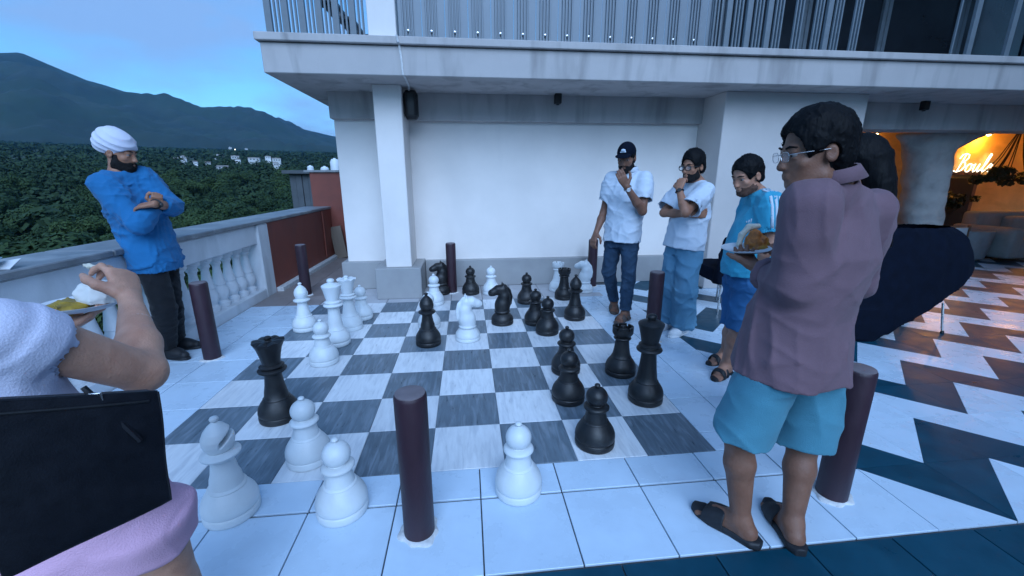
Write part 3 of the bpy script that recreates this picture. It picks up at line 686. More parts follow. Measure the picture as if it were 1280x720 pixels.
cb=empty('menu_stand',(10.75,4.75,0)); tag(cb,'slim upright stand with a pale board in the lounge','stand'); MB().box(-.16,.16,-.01,.01,.08,.62,.004).build('board',M_tank,cb); MB().box(-.2,-.165,-.02,.02,0,.66).box(.165,.2,-.02,.02,0,.66).build('frame',M_brown_wood,cb)
def leafy(name,loc,n,rx,rz,lab,cat,drop,stem=True,size=.035,seed=1):
    rg=np.random.default_rng(seed); r=empty(name,loc); 
    lob=[(rg.uniform(-rx,rx),rg.uniform(-.15,.15),rg.uniform(-rz,rz),rg.uniform(.09,.17)) for _ in range(9)]
    link('foliage',quads_mesh('foliage',leaf_cloud(n,lob,size,rg)),M_leaf,r)
    m=MB()
    for q in lob: m.tube([(0,0,drop),(q[0]*.5,q[1]*.5,q[2]*.5+drop*.4),(q[0],q[1],q[2])],.008,5)
    m.build('stem',M_bark,r); tag(r,lab,cat); return r
leafy('hanging_plant',(12.25,5.3,1.52),900,.5,.14,'dark leafy plant hanging in front of the glowing sign','plant',.95,seed=3)
leafy('hanging_plant',(12.6,6.4,1.0),500,.45,.12,'dim leafy plant spilling from the wall under the sign','plant',-.3,seed=5)
pp=leafy('potted_plant',(8.7,5.8,1.15),260,.10,.2,'small spiky plant against the orange wall left of the column','plant',-.5,seed=8,size=.03)
MB().lathe([(.1,-.75),(.13,-.5),(.12,-.49)],16).build('pot',M_pot,pp,40); MB().box(-.2,.2,-.2,.2,-1.15,-.75,.01).build('pedestal',M_brown_wood,pp)

# ================================================================== bollards
bd_body=MB().lathe([(.064,0),(.066,.01),(.0655,.35),(.066,.655),(.064,.667),(.060,.672)],28).mesh('post',40); bd_body.materials.append(M_bollard)
bd_top=MB().lathe([(.0605,.670),(.0600,.676),(.055,.678),(.02,.6785)],28).mesh('cap',40); bd_top.materials.append(M_bollard_top)
def jag(r,z,a): return (r*(1+.10*math.sin(3*a+1)+.07*math.sin(7*a)), z)
bd_ring=MB().lathe([(.086,0.0),(.082,.007),(.066,.010)],36,mod=jag).mesh('mortar_ring',60); bd_ring.materials.append(M_cement)
BOL=[((1.586,-.385),'dark maroon post bollard standing on the front border tiles beside the board',0),((-.388,1.665),'dark maroon post bollard beside the man in the blue sweater',0),((-.33,3.70),'dark maroon post bollard in front of the red parapet wall',0),((1.605,3.60),'dark maroon post bollard against the plinth right of the pilaster',0),((3.585,3.72),'dark maroon post bollard next to the man in the black cap',0),((3.545,1.62),'dark maroon post bollard behind the black king',0),((3.565,-.38),'dark maroon post bollard behind the man in turquoise shorts',0)]
for (x,y),lb,_ in BOL:
    r=empty('post_bollard',(x,y,0),random.uniform(0,6)); 
    o1=link('post',bd_body,None,r); o2=link('cap',bd_top,None,r); link('mortar_ring',bd_ring,None,r)
    tag(r,lb,'bollard','post bollards around the board')

# ================================================================== chess pieces
def lathe_parts(parts, n=40):
    return [(nm, MB().lathe(pr,n,mod=md).mesh(nm,45)) for nm,pr,md in parts]
def base(R=.115, s=1.):
    return [(R*.93,0),(R*.985,.006),(R,.018),(R,.034),(R*.985,.040),(R*.955,.043),(R*.985,.047),(R*1.005,.060),(R*.99,.078),(R*.93,.100),(R*.82,.122),(R*.72,.138),(R*.665,.146),(R*.64,.149)]
def bs(sx): return [(r,z*sx) for r,z in base()]
pawn=lathe_parts([('base',base(),None),('stem',[(.0735,.1485),(.075,.152),(.073,.156),(.066,.160),(.060,.19),(.056,.215),(.058,.226)],None),
 ('collar',[(.057,.224),(.067,.229),(.073,.237),(.073,.243),(.066,.250),(.052,.255),(.045,.256)],None),
 ('head',[(.044,.254)]+[(.062*math.cos(R_(a)),.303+.059*math.sin(R_(a))) for a in range(-48,80,8)]+[(.012,.3615)],None),
 ('finial',[(.010,.358),(.009,.363),(.014,.367),(.0165,.373),(.014,.379),(.007,.383)],None)])
rook_pts=[('base',[(r,z*.95) for r,z in base(.118)],None),('stem',[(.077,.141),(.078,.146),(.074,.150),(.067,.17),(.058,.22),(.053,.265),(.052,.29)],None),('collar',[(.053,.288),(.064,.292),(.068,.299),(.063,.306),(.056,.31)],None),('tower',[(.056,.309),(.064,.318),(.076,.335),(.080,.345),(.080,.372),(.070,.373),(.068,.355),(.02,.353)],None)]
rook=lathe_parts(rook_pts)
def merlon():
    m=MB()
    for k in range(6):
        a0=R_(k*60+6); a1=R_(k*60+54); n=6; 
        ring=[(rr*math.cos(a0+(a1-a0)*i/n),rr*math.sin(a0+(a1-a0)*i/n)) for rr in (.080,) for i in range(n+1)]+[(.064*math.cos(a1-(a1-a0)*i/n),.064*math.sin(a1-(a1-a0)*i/n)) for i in range(n+1)]
        m.prism(ring,.370,.394)
    return m.mesh('battlement',30)
rook.append(('battlement',merlon())); rook.append(('finial',MB().lathe([(.022,.352),(.024,.36),(.018,.375),(.020,.388),(.017,.398),(.007,.402)],16).mesh('finial',45)))
stemK=lambda z0,z1,r0=.068,r1=.048:[(.077,z0-.003),(.079,z0+.002),(.075,z0+.007),(r0,z0+.012),(r0*.92,z0+.05),((r0+r1)/2*.96,(z0+z1)/2),(r1,z1-.02),(r1+.003,z1)]
king=lathe_parts([('base',base(.118),None),('stem',stemK(.150,.365,.070,.050),None),
 ('collar',[(.050,.362),(.070,.368),(.083,.376),(.086,.385),(.080,.394),(.066,.399),(.064,.404),(.072,.409),(.072,.417),(.060,.424),(.055,.428)],None),
 ('crown',[(.054,.425),(.058,.445),(.066,.485),(.075,.525),(.082,.548),(.085,.556),(.085,.566),(.078,.572),(.055,.584),(.030,.590)],None),
 ('finial',[(.030,.588),(.026,.592),(.029,.600),(.034,.610),(.030,.622),(.017,.630)],None)])
def scal(r,z,a):
    k=max(0,min(1,(z-.47)/.06)); return (r*(1+.055*k*abs(math.sin(4*a))),z+.014*k*abs(math.sin(4*a)) if r>.05 else z)
queen=lathe_parts([('base',base(.118),None),('stem',stemK(.150,.325,.070,.049),None),
 ('collar',[(.050,.322),(.072,.328),(.083,.337),(.084,.345),(.074,.353),(.064,.357),(.070,.363),(.072,.370),(.060,.378),(.053,.382)],None),
 ('crown',[(.052,.380),(.054,.40),(.061,.44),(.072,.485),(.085,.512),(.090,.522),(.082,.524),(.060,.527),(.03,.531)],scal),
 ('finial',[(.026,.528),(.016,.536),(.016,.540),(.022,.546),(.022,.555),(.013,.562),(.004,.564)],None)])
bishop=lathe_parts([('base',base(.116),None),('stem',stemK(.150,.300,.068,.046),None),
 ('collar',[(.047,.298),(.068,.304),(.078,.313),(.079,.321),(.068,.330),(.052,.335),(.046,.338)],None)])
v=Vol((-.08,-.08,.32),(.08,.08,.50),.0042); v.loft([(0,0,.33),(0,0,.35),(0,0,.375),(0,0,.40),(0,0,.43),(0,0,.455),(0,0,.474)],(1,0,0),[(.044,)*2,(.056,)*2,(.064,)*2,(.064,)*2,(.052,)*2,(.032,)*2,(.010,)*2],k=0)
sa=Vector((.0,-.72,.69)).normalized(); 
def slot(v,p,n,th,box):
    x,y,z=v.g((slice(None),)*3); n=V3(n); p=V3(p); d=np.abs((x-p[0])*n[0]+(y-p[1])*n[1]+(z-p[2])*n[2])-th
    d=np.maximum(d,-(y-box)); v.D=np.maximum(v.D,-d); return v
slot(v,(0,.035,.405),(0,-.62,.78),.010,.004)
bishop.append(('head',v.mesh('head',1))); bishop.append(('finial',MB().lathe([(.010,.466),(.010,.474),(.016,.479),(.0185,.487),(.015,.495),(.006,.499)],18).mesh('finial',45)))
# knight: horse head facing +Y
knight=[('base',MB().lathe([(r,z*.78) for r,z in base(.118)]+[(.070,.120),(.080,.128),(.084,.138),(.078,.150),(.066,.160),(.05,.163)],40).mesh('base',45))]
v=Vol((-.10,-.13,.13),(.10,.16,.47),.005)
v.chain([(0,.0,.15),(0,-.014,.22),(0,-.022,.30),(0,-.006,.372)],[.074,.070,.058,.048],.03)
v.chain([(0,-.006,.376),(0,.045,.372),(0,.095,.350),(0,.118,.343)],[.050,.047,.037,.033],.02)
v.el((0,.018,.20),(.062,.060,.085),None,.03); v.el((0,.122,.343),(.030,.022,.030),None,.01)
v.loft([(0,-.075,.20),(0,-.085,.28),(0,-.065,.36),(0,-.02,.425)],(1,0,0),[(.016,.03),(.017,.03),(.017,.03),(.012,.016)],k=.012)
for sx in (-1,1):
    v.rc((sx*.026,-.012,.405),(sx*.030,-.006,.447),.015,.005,.008); v.el((sx*.040,.050,.386),(.012,.014,.010),None,.006); v.el((sx*.026,.132,.352),(.007,.008,.006),None,.003,'sub')
    v.rc((sx*.034,.135,.331),(sx*.040,.092,.335),.0035,.0035,.003,'sub')
knight.append(('head',v.mesh('head',1)))
KIND={'pawn':pawn,'rook':rook,'knight':knight,'bishop':bishop,'queen':queen,'king':king}
for k,ps in KIND.items():
    for nm,me in ps: me.materials.append(M_white_pl)
def piece(kind,colr,x,y,rz,label,s=1.,tilt=(0,0)):
    r=empty(colr+'_'+kind,(x,y,.0005),R_(rz)); r.rotation_euler=(R_(tilt[0]),R_(tilt[1]),R_(rz)); r.scale=(s,)*3
    for nm,me in KIND[kind]: link(nm,me,M_black_pl if colr=='black' else None,r)
    tag(r,label,'chess piece','giant %s chess pieces'%colr)
PCS=[('bishop','white',.71,-.178,'white bishop with a slotted head standing across the edge of the front border',-60),
('pawn','white',.93,.175,'white pawn between the black queen and the front border tiles',0),
('pawn','white',1.217,-.22,'white pawn on the border tiles beside the front maroon bollard',0),
('pawn','white',2.047,-.186,'lone white pawn on the front border tiles between bollard and black pawns',0),
('pawn','white',.604,1.469,'white pawn standing in front of the white king',0),
('bishop','white',.150,2.312,'white bishop at the left border in front of the red wall',-20),
('king','white',.592,1.876,'white king with tall crown among the white group on the left',0),
('queen','white',.610,2.284,'white queen with flat wide crown behind the white king',0),
('pawn','white',.646,2.612,'white pawn behind the white queen on the left',0),
('pawn','white',1.406,3.077,'white pawn in front of the pilaster base beside the black knight',0),
('pawn','white',1.411,2.242,'white pawn mostly hidden behind the black bishop in mid board',0),
('knight','white',1.808,1.861,'white knight with horse head in the middle of the board',-78),
('pawn','white',2.128,3.478,'white pawn behind the black knight near the wall',0),
('rook','white',3.051,3.540,'white rook with battlements near the wall behind the black rook',0),
('knight','white',3.397,3.437,'white knight next to the maroon bollard by the man in the cap',55),
('queen','black',.588,.629,'black queen standing apart among white pawns on the left',20),
('bishop','black',1.442,1.781,'black bishop beside the white knight in mid board',-20),
('knight','black',2.177,2.281,'black knight in mid board turned towards the white knight',95),
('knight','black',1.463,3.554,'black knight at the plinth behind a white pawn',100),
('pawn','black',1.855,3.510,'black pawn standing alone in front of the plinth',0),
('pawn','black',2.542,3.018,'black pawn in the rear rank to the right of the black knight',0),
('pawn','black',2.526,2.242,'black pawn half hidden behind another black pawn in mid board',0),
('pawn','black',2.600,1.946,'black pawn in front of a half hidden black pawn in mid board',0),
('rook','black',3.045,3.141,'black rook in front of the white rook near the wall',0),
('bishop','black',2.984,2.349,'black bishop in front of the black rook near the man in the cap',10),
('pawn','black',2.585,1.082,'black pawn partly hidden behind the pawn left of the black rook',0),
('pawn','black',2.500,.650,'black pawn in front of a hidden pawn and left of the black king',0),
('pawn','black',2.535,.143,'black pawn on the light square of the first rank by the border',0),
('rook','black',3.009,1.006,'black rook with a small knob beside the black king',10),
('king','black',3.032,.582,'tall black king near the front right corner of the board',0)]
for k,c,x,y,lb,rz in PCS: piece(k,c,x,y,rz+random.uniform(-6,6) if k in('knight','bishop') else random.uniform(0,360) if k not in('queen',) else rz,lb)

# ================================================================== black chairs
ch=empty('draped_chair',(4.84,2.66,0),R_(190)); tag(ch,'chair under a black cloth cover beside the pale pier','chair')
v=Vol((-.32,-.32,.28),(.32,.36,.95),.012)
v.loft([(0,-.02,.36),(0,0,.50)],(1,0,0),[(.24,.25),(.23,.24)],k=.02,ex=4); v.loft([(0,.20,.33),(0,.22,.6),(0,.24,.82),(0,.24,.88)],(1,0,0),[(.245,.06),(.25,.05),(.225,.04),(.16,.03)],k=.05,ex=3.5); v.wr(.003,.2,3,(1,1,.3))
link('cloth_cover',v.mesh('cloth_cover'),M_black_cloth,ch)
for sx in (-1,1):
    for sy in (-.2,.22): MB().tube([(sx*.18,sy,.40),(sx*.20,sy*1.12,.0)],.011,8).build('leg',M_chrome,ch,40)
MB().tube([(-.185,.2,.30),(.185,.2,.30)],.009,8).build('stretcher',M_chrome,ch,40)
lc=empty('draped_lounge_chair',(6.00,1.70,0)); tag(lc,'wide rounded lounge chair under a black cover with thin metal legs','chair')
v=Vol((-.9,-.5,-.02),(.95,.6,1.0),.016)
pr=[(.22,-.75,.80),(.40,-.75,.73),(.56,-.75,.63),(.72,-.75,.42),(.84,-.72,.16),(.91,-.66,-.08),(.945,-.55,-.30)]
v.loft([((a+b_)/2,.02,z) for z,a,b_ in pr],(1,0,0),[((b_-a)/2,.30-.22*max(0,(z-.5)/.45)**2) for z,a,b_ in pr],k=.0,ex=2.6)
v.loft([(-.52,-.10,.0),(-.50,-.08,.30)],(1,0,0),[(.22,.22),(.30,.24)],k=.08,ex=2.5); v.wr(.006,.25,6,(1,1,.3))
link('cloth_cover',v.mesh('cloth_cover',3),M_black_cloth,lc)
for p,q in (((-.06,-.08,.30),(-.10,-.10,0)),((-.02,-.10,.30),(-.14,-.18,0)),((.50,-.15,.30),(.50,-.21,0)),((.32,.2,.30),(.36,.06,0)),((.60,.2,.3),(.66,.24,0))):
    l_=MB().tube([p,q],.010,8).build('leg',M_chrome,lc,40)
    MB().lathe([(.016,0),(.017,.012),(.011,.03)],10,q).build('foot_cap',M_black_pl,l_)
# ================================================================== people
def skin(name,c):
    m=pm(name,c,.5,.14,18,.22,190,.08,spec=.35,vein=((c[0]*.68,c[1]*.56,c[2]*.52),11,(1,1,1),.5)); b=m.node_tree.nodes['Principled BSDF']
    b.inputs['Subsurface Weight'].default_value=.12; b.inputs['Subsurface Radius'].default_value=(1.,.35,.2); b.inputs['Subsurface Scale'].default_value=.006; return m
SK_mid=skin('skin_brown',(.36,.170,.105)); SK_fair=skin('skin_light_brown',(.42,.205,.135)); SK_dark=skin('skin_deep_brown',(.22,.105,.068)); SK_arm=skin('skin_warm',(.60,.315,.215)); SK_leg=skin('skin_tan',(.235,.112,.072))
def creases(m,amt=.5,sc=9.,st=(1,1,1.7)):
    t=m.node_tree; n=t.nodes; l=t.links.new; b=n['Principled BSDF']; bp=[q for q in n if q.type=='BUMP'][0]
    tcn=[q for q in n if q.type=='TEX_COORD'][0]; mp=n.new('ShaderNodeMapping'); mp.inputs['Scale'].default_value=st; l(tcn.outputs['Object'],mp.inputs[0])
    w=n.new('ShaderNodeTexNoise'); w.noise_type='RIDGED_MULTIFRACTAL'; w.inputs['Scale'].default_value=sc; w.inputs['Detail'].default_value=3; w.inputs['Distortion'].default_value=.5; l(mp.outputs[0],w.inputs[0])
    b2=n.new('ShaderNodeBump'); b2.inputs['Strength'].default_value=amt; b2.inputs['Distance'].default_value=.006; l(w.outputs[0],b2.inputs['Height']); l(bp.outputs[0],b2.inputs['Normal']); l(b2.outputs[0],b.inputs['Normal']); return m
def cloth(name,c,rough=.85,bump=.35,bs=260,var=.08,crease=.28,**k): return creases(pm(name,c,rough,var,9,bump,bs,.05,spec=.25,sheen=.1,**k),crease)
CL_blue=cloth('blue_knit',(.014,.145,.34)); CL_black=cloth('black_trouser_cloth',(.008,.009,.012)); CL_turban=cloth('turban_cotton',(.66,.66,.76))
CL_white=cloth('white_cotton',(.56,.62,.70),.85,.25,180,.04); CL_denim=pm('dark_denim',(.030,.060,.105),.85,.25,10,.35,220,spec=.2,vein=((.10,.15,.21),4,(1,1,.4),.6)); CL_ldenim=pm('light_denim',(.105,.25,.37),.85,.14,9,.35,220,spec=.2,vein=((.20,.36,.50),4,(1,1,.4),.5)); CL_bdenim=pm('blue_denim',(.03,.12,.27),.85,.16,9,.35,220,spec=.2,vein=((.07,.20,.40),5,(1,1,.5),.5))
CL_teal=cloth('teal_jersey',(.04,.34,.50)); CL_mauve=cloth('mauve_cotton',(.165,.098,.118),.85,.25,300); CL_turq=cloth('turquoise_cotton',(.075,.25,.33)); CL_pink=cloth('pink_cotton',(.72,.42,.56)); CL_top=cloth('pale_knit_top',(.66,.66,.80),.9,.22,220,.05,.25)
HAIR=pm('black_hair',(.004,.004,.005),.6,.3,40,.35,120,spec=.12,stretch=(1,1,.2)); STUB=pm('stubble',(.11,.058,.042),.75,.3,120,.3,260,spec=.2); BEARD=pm('dark_beard',(.012,.010,.010),.8,.3,60,.6,150,spec=.2)
RUB=pm('black_rubber',(.012,.013,.016),.6,.15,20,.1,120); SHOEW=pm('white_shoe',(.74,.76,.78),.5,.05,12,.1,90); STRAP=pm('brown_strap',(.09,.065,.055),.7,.2,20,.15,90); LEA=pm('black_leather',(.005,.006,.010),.5,.2,30,.10,300,spec=.3)
EYE=pm('eye_white',(.22,.19,.18),.6,.02,5,0,20); IRIS=pm('iris',(.010,.007,.006),.5,.1,5,0,20); LIP=None
M_ceram=pm('paper_plate',(.70,.71,.73),.5,.05,10,.05,60); M_food1=pm('curry',(.32,.20,.015),.45,.4,30,.6,50); M_food2=pm('rice',(.62,.58,.48),.7,.12,40,.5,90); M_food3=pm('pizza',(.45,.13,.02),.5,.5,45,.5,60,vein=((.55,.33,.06),16,(1,1,1),.95)); M_paper=pm('paper_cup',(.72,.70,.66),.7,.08,10,.1,60)
M_lens=glass('lens_glass',(.75,.8,.85),.05,.22)
def lerp(a,b,t): return Vector(a)*(1-t)+Vector(b)*t
def perp(d,hint):
    d=Vector(d).normalized(); h=Vector(hint)-d*Vector(hint).dot(d); return h.normalized()
def box_of(pts,m):
    a=np.array([tuple(p) for p in pts]); return a.min(0)-m, a.max(0)+m
class P:
    """a person: joints in world space, one continuous body mesh, clothing and hair as children"""
    def __init__(s,name,label,base,J,skinm,h=.006,scale=1.,cat='person',fat=1.,arm=1.):
        s.J=J; s.h=h; s.s=scale; s.skin=skinm; s.root=empty('person',base); s.base=Vector(base); s.fat=fat; s.arm=arm*fat
        tag(s.root,label,cat); J['shm']=(J['shL']+J['shR'])/2; J['hpm']=(J['hipL']+J['hipR'])/2
        s.rs=(J['shR']-J['shL']).normalized(); s.rh=(J['hipR']-J['hipL']).normalized()
        f=J['hf'].normalized(); u=perp(J.get('hu',Vector((0,0,1))),Vector((0,0,1))) if False else (J.get('hu',Vector((0,0,1)))); u=(u-f*u.dot(f)).normalized(); r=f.cross(u)
        s.hr,s.hfv,s.huv=r,f,u; s.HM=[tuple(r),tuple(f),tuple(u)]
    def hp(s,x,y,z): k=s.s; return s.J['hd']+s.hr*(x*k)+s.hfv*(y*k)+s.huv*(z*k)
    def vol(s,pts,m,h=None): lo,hi=box_of(pts,m); return Vol(lo,hi,h or s.h)
    def out(s,name,v,mat,parent=None,relax=1,sm=True):
        me=v.mesh(name,relax); o=link(name,me,mat,parent or s.root)
        if parent is None: o.location=-s.base
        return o
    def add(s,name,mb,mat,sm=40,parent=None):
        o=mb.build(name,mat,parent or s.root,sm)
        if parent is None: o.location=-s.base
        return o
    def hand(s,v,w,d,n,side,curl=.5,sz=1.,spread=.012,thumb=.6,curls=None):
        """w wrist, d finger direction, n palm normal (towards what the palm faces), side = towards the thumb"""
        k=s.s*sz; d=Vector(d).normalized(); n=perp(n,n) if False else (Vector(n)-d*Vector(n).dot(d)).normalized(); t=d.cross(n)
        if t.dot(Vector(side))<0: t=-t
        pc=Vector(w)+d*(.048*k)
        v.loft([Vector(w)-d*.01*k,Vector(w)+d*.03*k,Vector(w)+d*.07*k,Vector(w)+d*.098*k],t,[(.026*k,.018*k),(.036*k,.019*k),(.043*k,.016*k),(.040*k,.013*k)],k=.012,ex=2.4)
        for i,(off,ln,r) in enumerate(((.031,.072,.0093),(.010,.080,.0097),(-.011,.074,.0093),(-.031,.058,.0083))):
            b=Vector(w)+d*(.092*k)+t*(off*k); c=(curls[i] if curls else curl); q=b; a=0.; dd=d+t*(spread*off*30); dd.normalize(); pts=[b-d*.012*k]
            for j,fr in enumerate((.46,.31,.23)):
                a+=c*(.75,1.0,.7)[j]; q=q+(dd*math.cos(a)+n*math.sin(a))*(ln*fr*k); pts.append(q)
            v.chain(pts,[r*k*1.04,r*k,r*k*.93,r*k*.8],.006)
        b=Vector(w)+d*(.022*k)+t*(.030*k)+n*(.004*k); e1=b+(d*.55+t*.75+n*.3).normalized()*(.040*k); e2=e1+(d*.9+t*(.5-.6*thumb)+n*(.3+.5*thumb)).normalized()*(.033*k); e3=e2+(d*.95+t*(.2-.6*thumb)+n*(.2+.5*thumb)).normalized()*(.026*k)
        v.chain([b,e1,e2,e3],[.017*k,.0125*k,.0110*k,.0088*k],.010)
    def foot(s,v,an,fd,k0=1.):
        k=s.s*k0; fd=Vector((fd.x,fd.y,0)).normalized(); sd=fd.cross(Vector((0,0,1))); g=Vector((an.x,an.y,s.base.z))
        z=lambda a,b,h: g+fd*(a*k)+sd*(b*k)+Vector((0,0,h*k))
        v.rc(an,z(-.035,0,.045),.040*k,.036*k,.02); v.rc(z(-.035,0,.036),z(.09,0,.036),.034*k,.034*k,.02); v.rc(an+Vector((0,0,-.01)),z(.10,0,.045),.036*k,.030*k,.03); v.rc(z(.09,.018,.030),z(.09,-.018,.030),.030*k,.030*k,.02)
        for b,l,r in ((-.034,.165,.014),(-.014,.168,.011),(.004,.160,.0105),(.020,.150,.010),(.035,.138,.0095)): v.rc(z(.10,b*.9,.024),z(l,b,.016),r*1.15*k,r*k,.006)
    def body(s,hands=(),flip=False,beardless=True,feet=True,head=True,extra=None,legs=True,fs=1.):
        J=s.J; k=s.s; pts=[J[q] for q in J if isinstance(J[q],Vector) and q not in ('hf','hu','ftL','ftR')]; v=s.vol(pts+[s.hp(0,0,.16)],.13 if not feet else .2); f=s.fat
        tors=[J['hpm']-Vector((0,0,.06*k)),lerp(J['hpm'],J['shm'],.3),lerp(J['hpm'],J['shm'],.7),lerp(J['hpm'],J['shm'],1.)]
        v.loft(tors,[s.rh,s.rh,s.rs,s.rs],[(.135*k,.085*k),(.115*k,.080*k),(.135*k,.085*k),(.11*k,.055*k)],k=.03,ex=2.3)
        v.rc(J['nk']-Vector((0,0,.03*k)),J['hd']-s.huv*(.07*k)-s.hfv*(.012*k),.056*k*f,.053*k*f,.03)
        for sd in 'LR':
            v.rc(J['nk']-Vector((0,0,.02*k)),J['sh'+sd],.05*k,.045*k,.03)
            g=s.arm; v.rc(J['sh'+sd],J['el'+sd],.046*k*g,.039*k*g,.02); el,w=J['el'+sd],J['wr'+sd]; v.rc(el,lerp(el,w,.35),.038*k*g,.040*k*g,.02); v.rc(lerp(el,w,.35),w,.040*k*g,.026*k,.015)
            if legs:
                h_,kn,an=J['hip'+sd],J['kn'+sd],J['an'+sd]; v.rc(h_,kn,.078*k*f,.054*k*f,.02); kd=(kn-an).normalized()
                v.rc(kn,lerp(kn,an,.3),.052*k*f,.057*k*f,.02); v.rc(lerp(kn,an,.3),an,.056*k*f,.036*k*f,.02)
                if feet: s.foot(v,an,J['ft'+sd],fs)
        for h_ in hands: s.hand(v,*h_[0:5],**(h_[5] if len(h_)>5 else {}))
        if head:
            H=s.HM
            v.el(s.hp(0,-.012,.032),(.078*k,.100*k,.096*k),H,.02); v.el(s.hp(0,.030,-.040),(.062*k,.068*k,.082*k),H,.025); v.el(s.hp(0,.058,-.100),(.034*k,.034*k,.026*k),H,.025)
            v.rc(s.hp(-.045,.0,-.085),s.hp(-.015,.06,-.108),.028*k,.022*k,.02); v.rc(s.hp(.045,.0,-.085),s.hp(.015,.06,-.108),.028*k,.022*k,.02)
            v.el(s.hp(0,.082,.022),(.052*k,.016*k,.012*k),H,.012)
            for sx in (-1,1):
                v.el(s.hp(sx*.034,.104,.000),(.019*k,.018*k,.012*k),H,.010,'sub'); v.el(s.hp(sx*.045,.062,-.030),(.020*k,.02*k,.018*k),H,.015)
                v.el(s.hp(sx*.080,-.012,-.012),(.010*k,.021*k,.031*k),H,.006); v.el(s.hp(sx*.088,-.006,-.012),(.006*k,.012*k,.018*k),H,.004,'sub')
            v.rc(s.hp(0,.090,.006),s.hp(0,.109,-.034),.010*k,.0125*k,.012); v.el(s.hp(0,.107,-.040),(.018*k,.013*k,.010*k),H,.009)
            v.el(s.hp(0,.094,-.066),(.024*k,.010*k,.0065*k),H,.006); v.el(s.hp(0,.093,-.078),(.021*k,.010*k,.0065*k),H,.006)
            for sx in (-1,1): v.el(s.hp(sx*.034,.083,.0095),(.018*k,.011*k,.0055*k),H,.004); v.el(s.hp(sx*.034,.081,-.0105),(.017*k,.010*k,.0050*k),H,.004)
        if extra: extra(v)
        o=s.out('body',v,s.skin)
        if head:
            for sx in (-1,1):
                e=s.out('eye',s.vol([s.hp(sx*.033,.078,.0)],.02,.003).el(s.hp(sx*.033,.078,.0),(.0125*k,)*3,s.HM,0),EYE); m=s.vol([s.hp(sx*.033,.090,0)],.012,.002).el(s.hp(sx*.033,.0880,-.001),(.0058*k,.004*k,.0058*k),s.HM,0)
                i=link('iris',m.mesh('iris'),IRIS,e)
        return o
    def brows(s):
        k=s.s
        for sx in (-1,1): s.add('eyebrow',MB().tube([s.hp(sx*.015,.098,.024),s.hp(sx*.034,.096,.029),s.hp(sx*.055,.079,.024)],[.0032*k,.0042*k,.002*k],6),HAIR)
    def hair(s,volm=.014,front=.055,side=-.005,mat=HAIR,nape=-.07,top=0.,seed=1):
        """short hair: an enlarged cranium cut free of the face"""
        k=s.s; v=s.vol([s.hp(0,-.01,.03)],.15*k,.004); H=s.HM; e=volm
        v.el(s.hp(0,-.014,.034+top*.3),((.078+e)*k,(.100+e)*k,(.096+e+top)*k),H,.0); v.el(s.hp(0,-.058,-.03),((.066+e*.6)*k,(.052+e*.4)*k,.07*k),H,.02)
        v.wr(.0016,.016,seed,(1.6,1.6,.4)); v.wr(.002,.06,seed+1,ridge=False)
        v.el(s.hp(0,.118,-.020),(.100*k,.082*k,front*k+.048*k),H,.006,'sub')
        for sx in (-1,1): v.el(s.hp(sx*.10,.022,-.055),(.05*k,.062*k,.062*k),H,.004,'sub'); v.el(s.hp(sx*.09,-.010,-.014),(.026*k,.026*k,.034*k),H,.003,'sub')
        v.plane(s.hp(0,0,nape),-s.huv); v.wr(.0014,.010,seed+5,(1.5,1.5,.5)); return s.out('hair',v,mat)
    def beard(s,full=.009,low=0.,mat=BEARD,seed=2):
        k=s.s; v=s.vol([s.hp(0,.03,-.07)],.12*k+low,.005); H=s.HM; e=full
        v.el(s.hp(0,.030,-.040),((.062+e)*k,(.068+e)*k,(.082+e)*k),H,.01); v.el(s.hp(0,.058,-.100),((.034+e)*k,(.034+e)*k,(.026+e)*k),H,.025)
        for sx in (-1,1): v.rc(s.hp(sx*.045,.0,-.085),s.hp(sx*.015,.06,-.108),(.028+e)*k,(.022+e)*k,.02)
        if low: v.rc(s.hp(0,.05,-.10),s.hp(0,.055,-.12-low),.042*k,.022*k,.03)
        v.wr(.002,.02,seed)
        v.el(s.hp(0,.10,-.004),(.075*k,.070*k,.052*k),H,.006,'sub'); v.el(s.hp(0,.116,-.072),(.021*k,.03*k,.009*k),H,.002,'sub'); v.plane(s.hp(0,-.005,0),-s.hfv); v.plane(s.hp(0,.05,-.022),s.huv*.9+s.hfv*.38)
        for sx in (-1,1): v.el(s.hp(sx*.052,.075,-.026),(.036*k,.05*k,.036*k),H,.006,'sub')
        return s.out('beard',v,mat)
    def top(s,name,mat,hem,wid,sleeve,sr,neck=.062,wrk=(.004,.12),open_end=True,seed=3,ex=2.3,belly=0.,fwd=None,long_elbow=False,cutn=None,hemdir=None,cuff=None,drop=.0):
        """shirt: hem = (t below hips, metres), wid = [(half width, half depth) hem, waist, chest, shoulder]; sleeve = fraction of the arm 0..2, sr = sleeve radii"""
        J=s.J; k=s.s; pts=[J[q] for q in ('shL','shR','elL','elR','wrL','wrR','nk','hpm')]; hemp=J['hpm']-Vector((0,0,hem)); v=s.vol(pts+[hemp],.26)
        up=J['shm']-Vector((0,0,.02*k)); subs=[]; ax=[hemp,lerp(J['hpm'],J['shm'],.30),lerp(J['hpm'],J['shm'],.72),up,lerp(up,J['nk'],.93)]; wid=list(wid)+[(.070,.066)]
        if belly and fwd is not None: ax[1]=ax[1]+fwd*belly; ax[0]=ax[0]+fwd*belly*.6
        v.loft(ax,[s.rh,lerp(s.rh,s.rs,.4).normalized(),s.rs,s.rs,s.rs],[(a*k,b*k) for a,b in wid],k=.0,ex=ex)
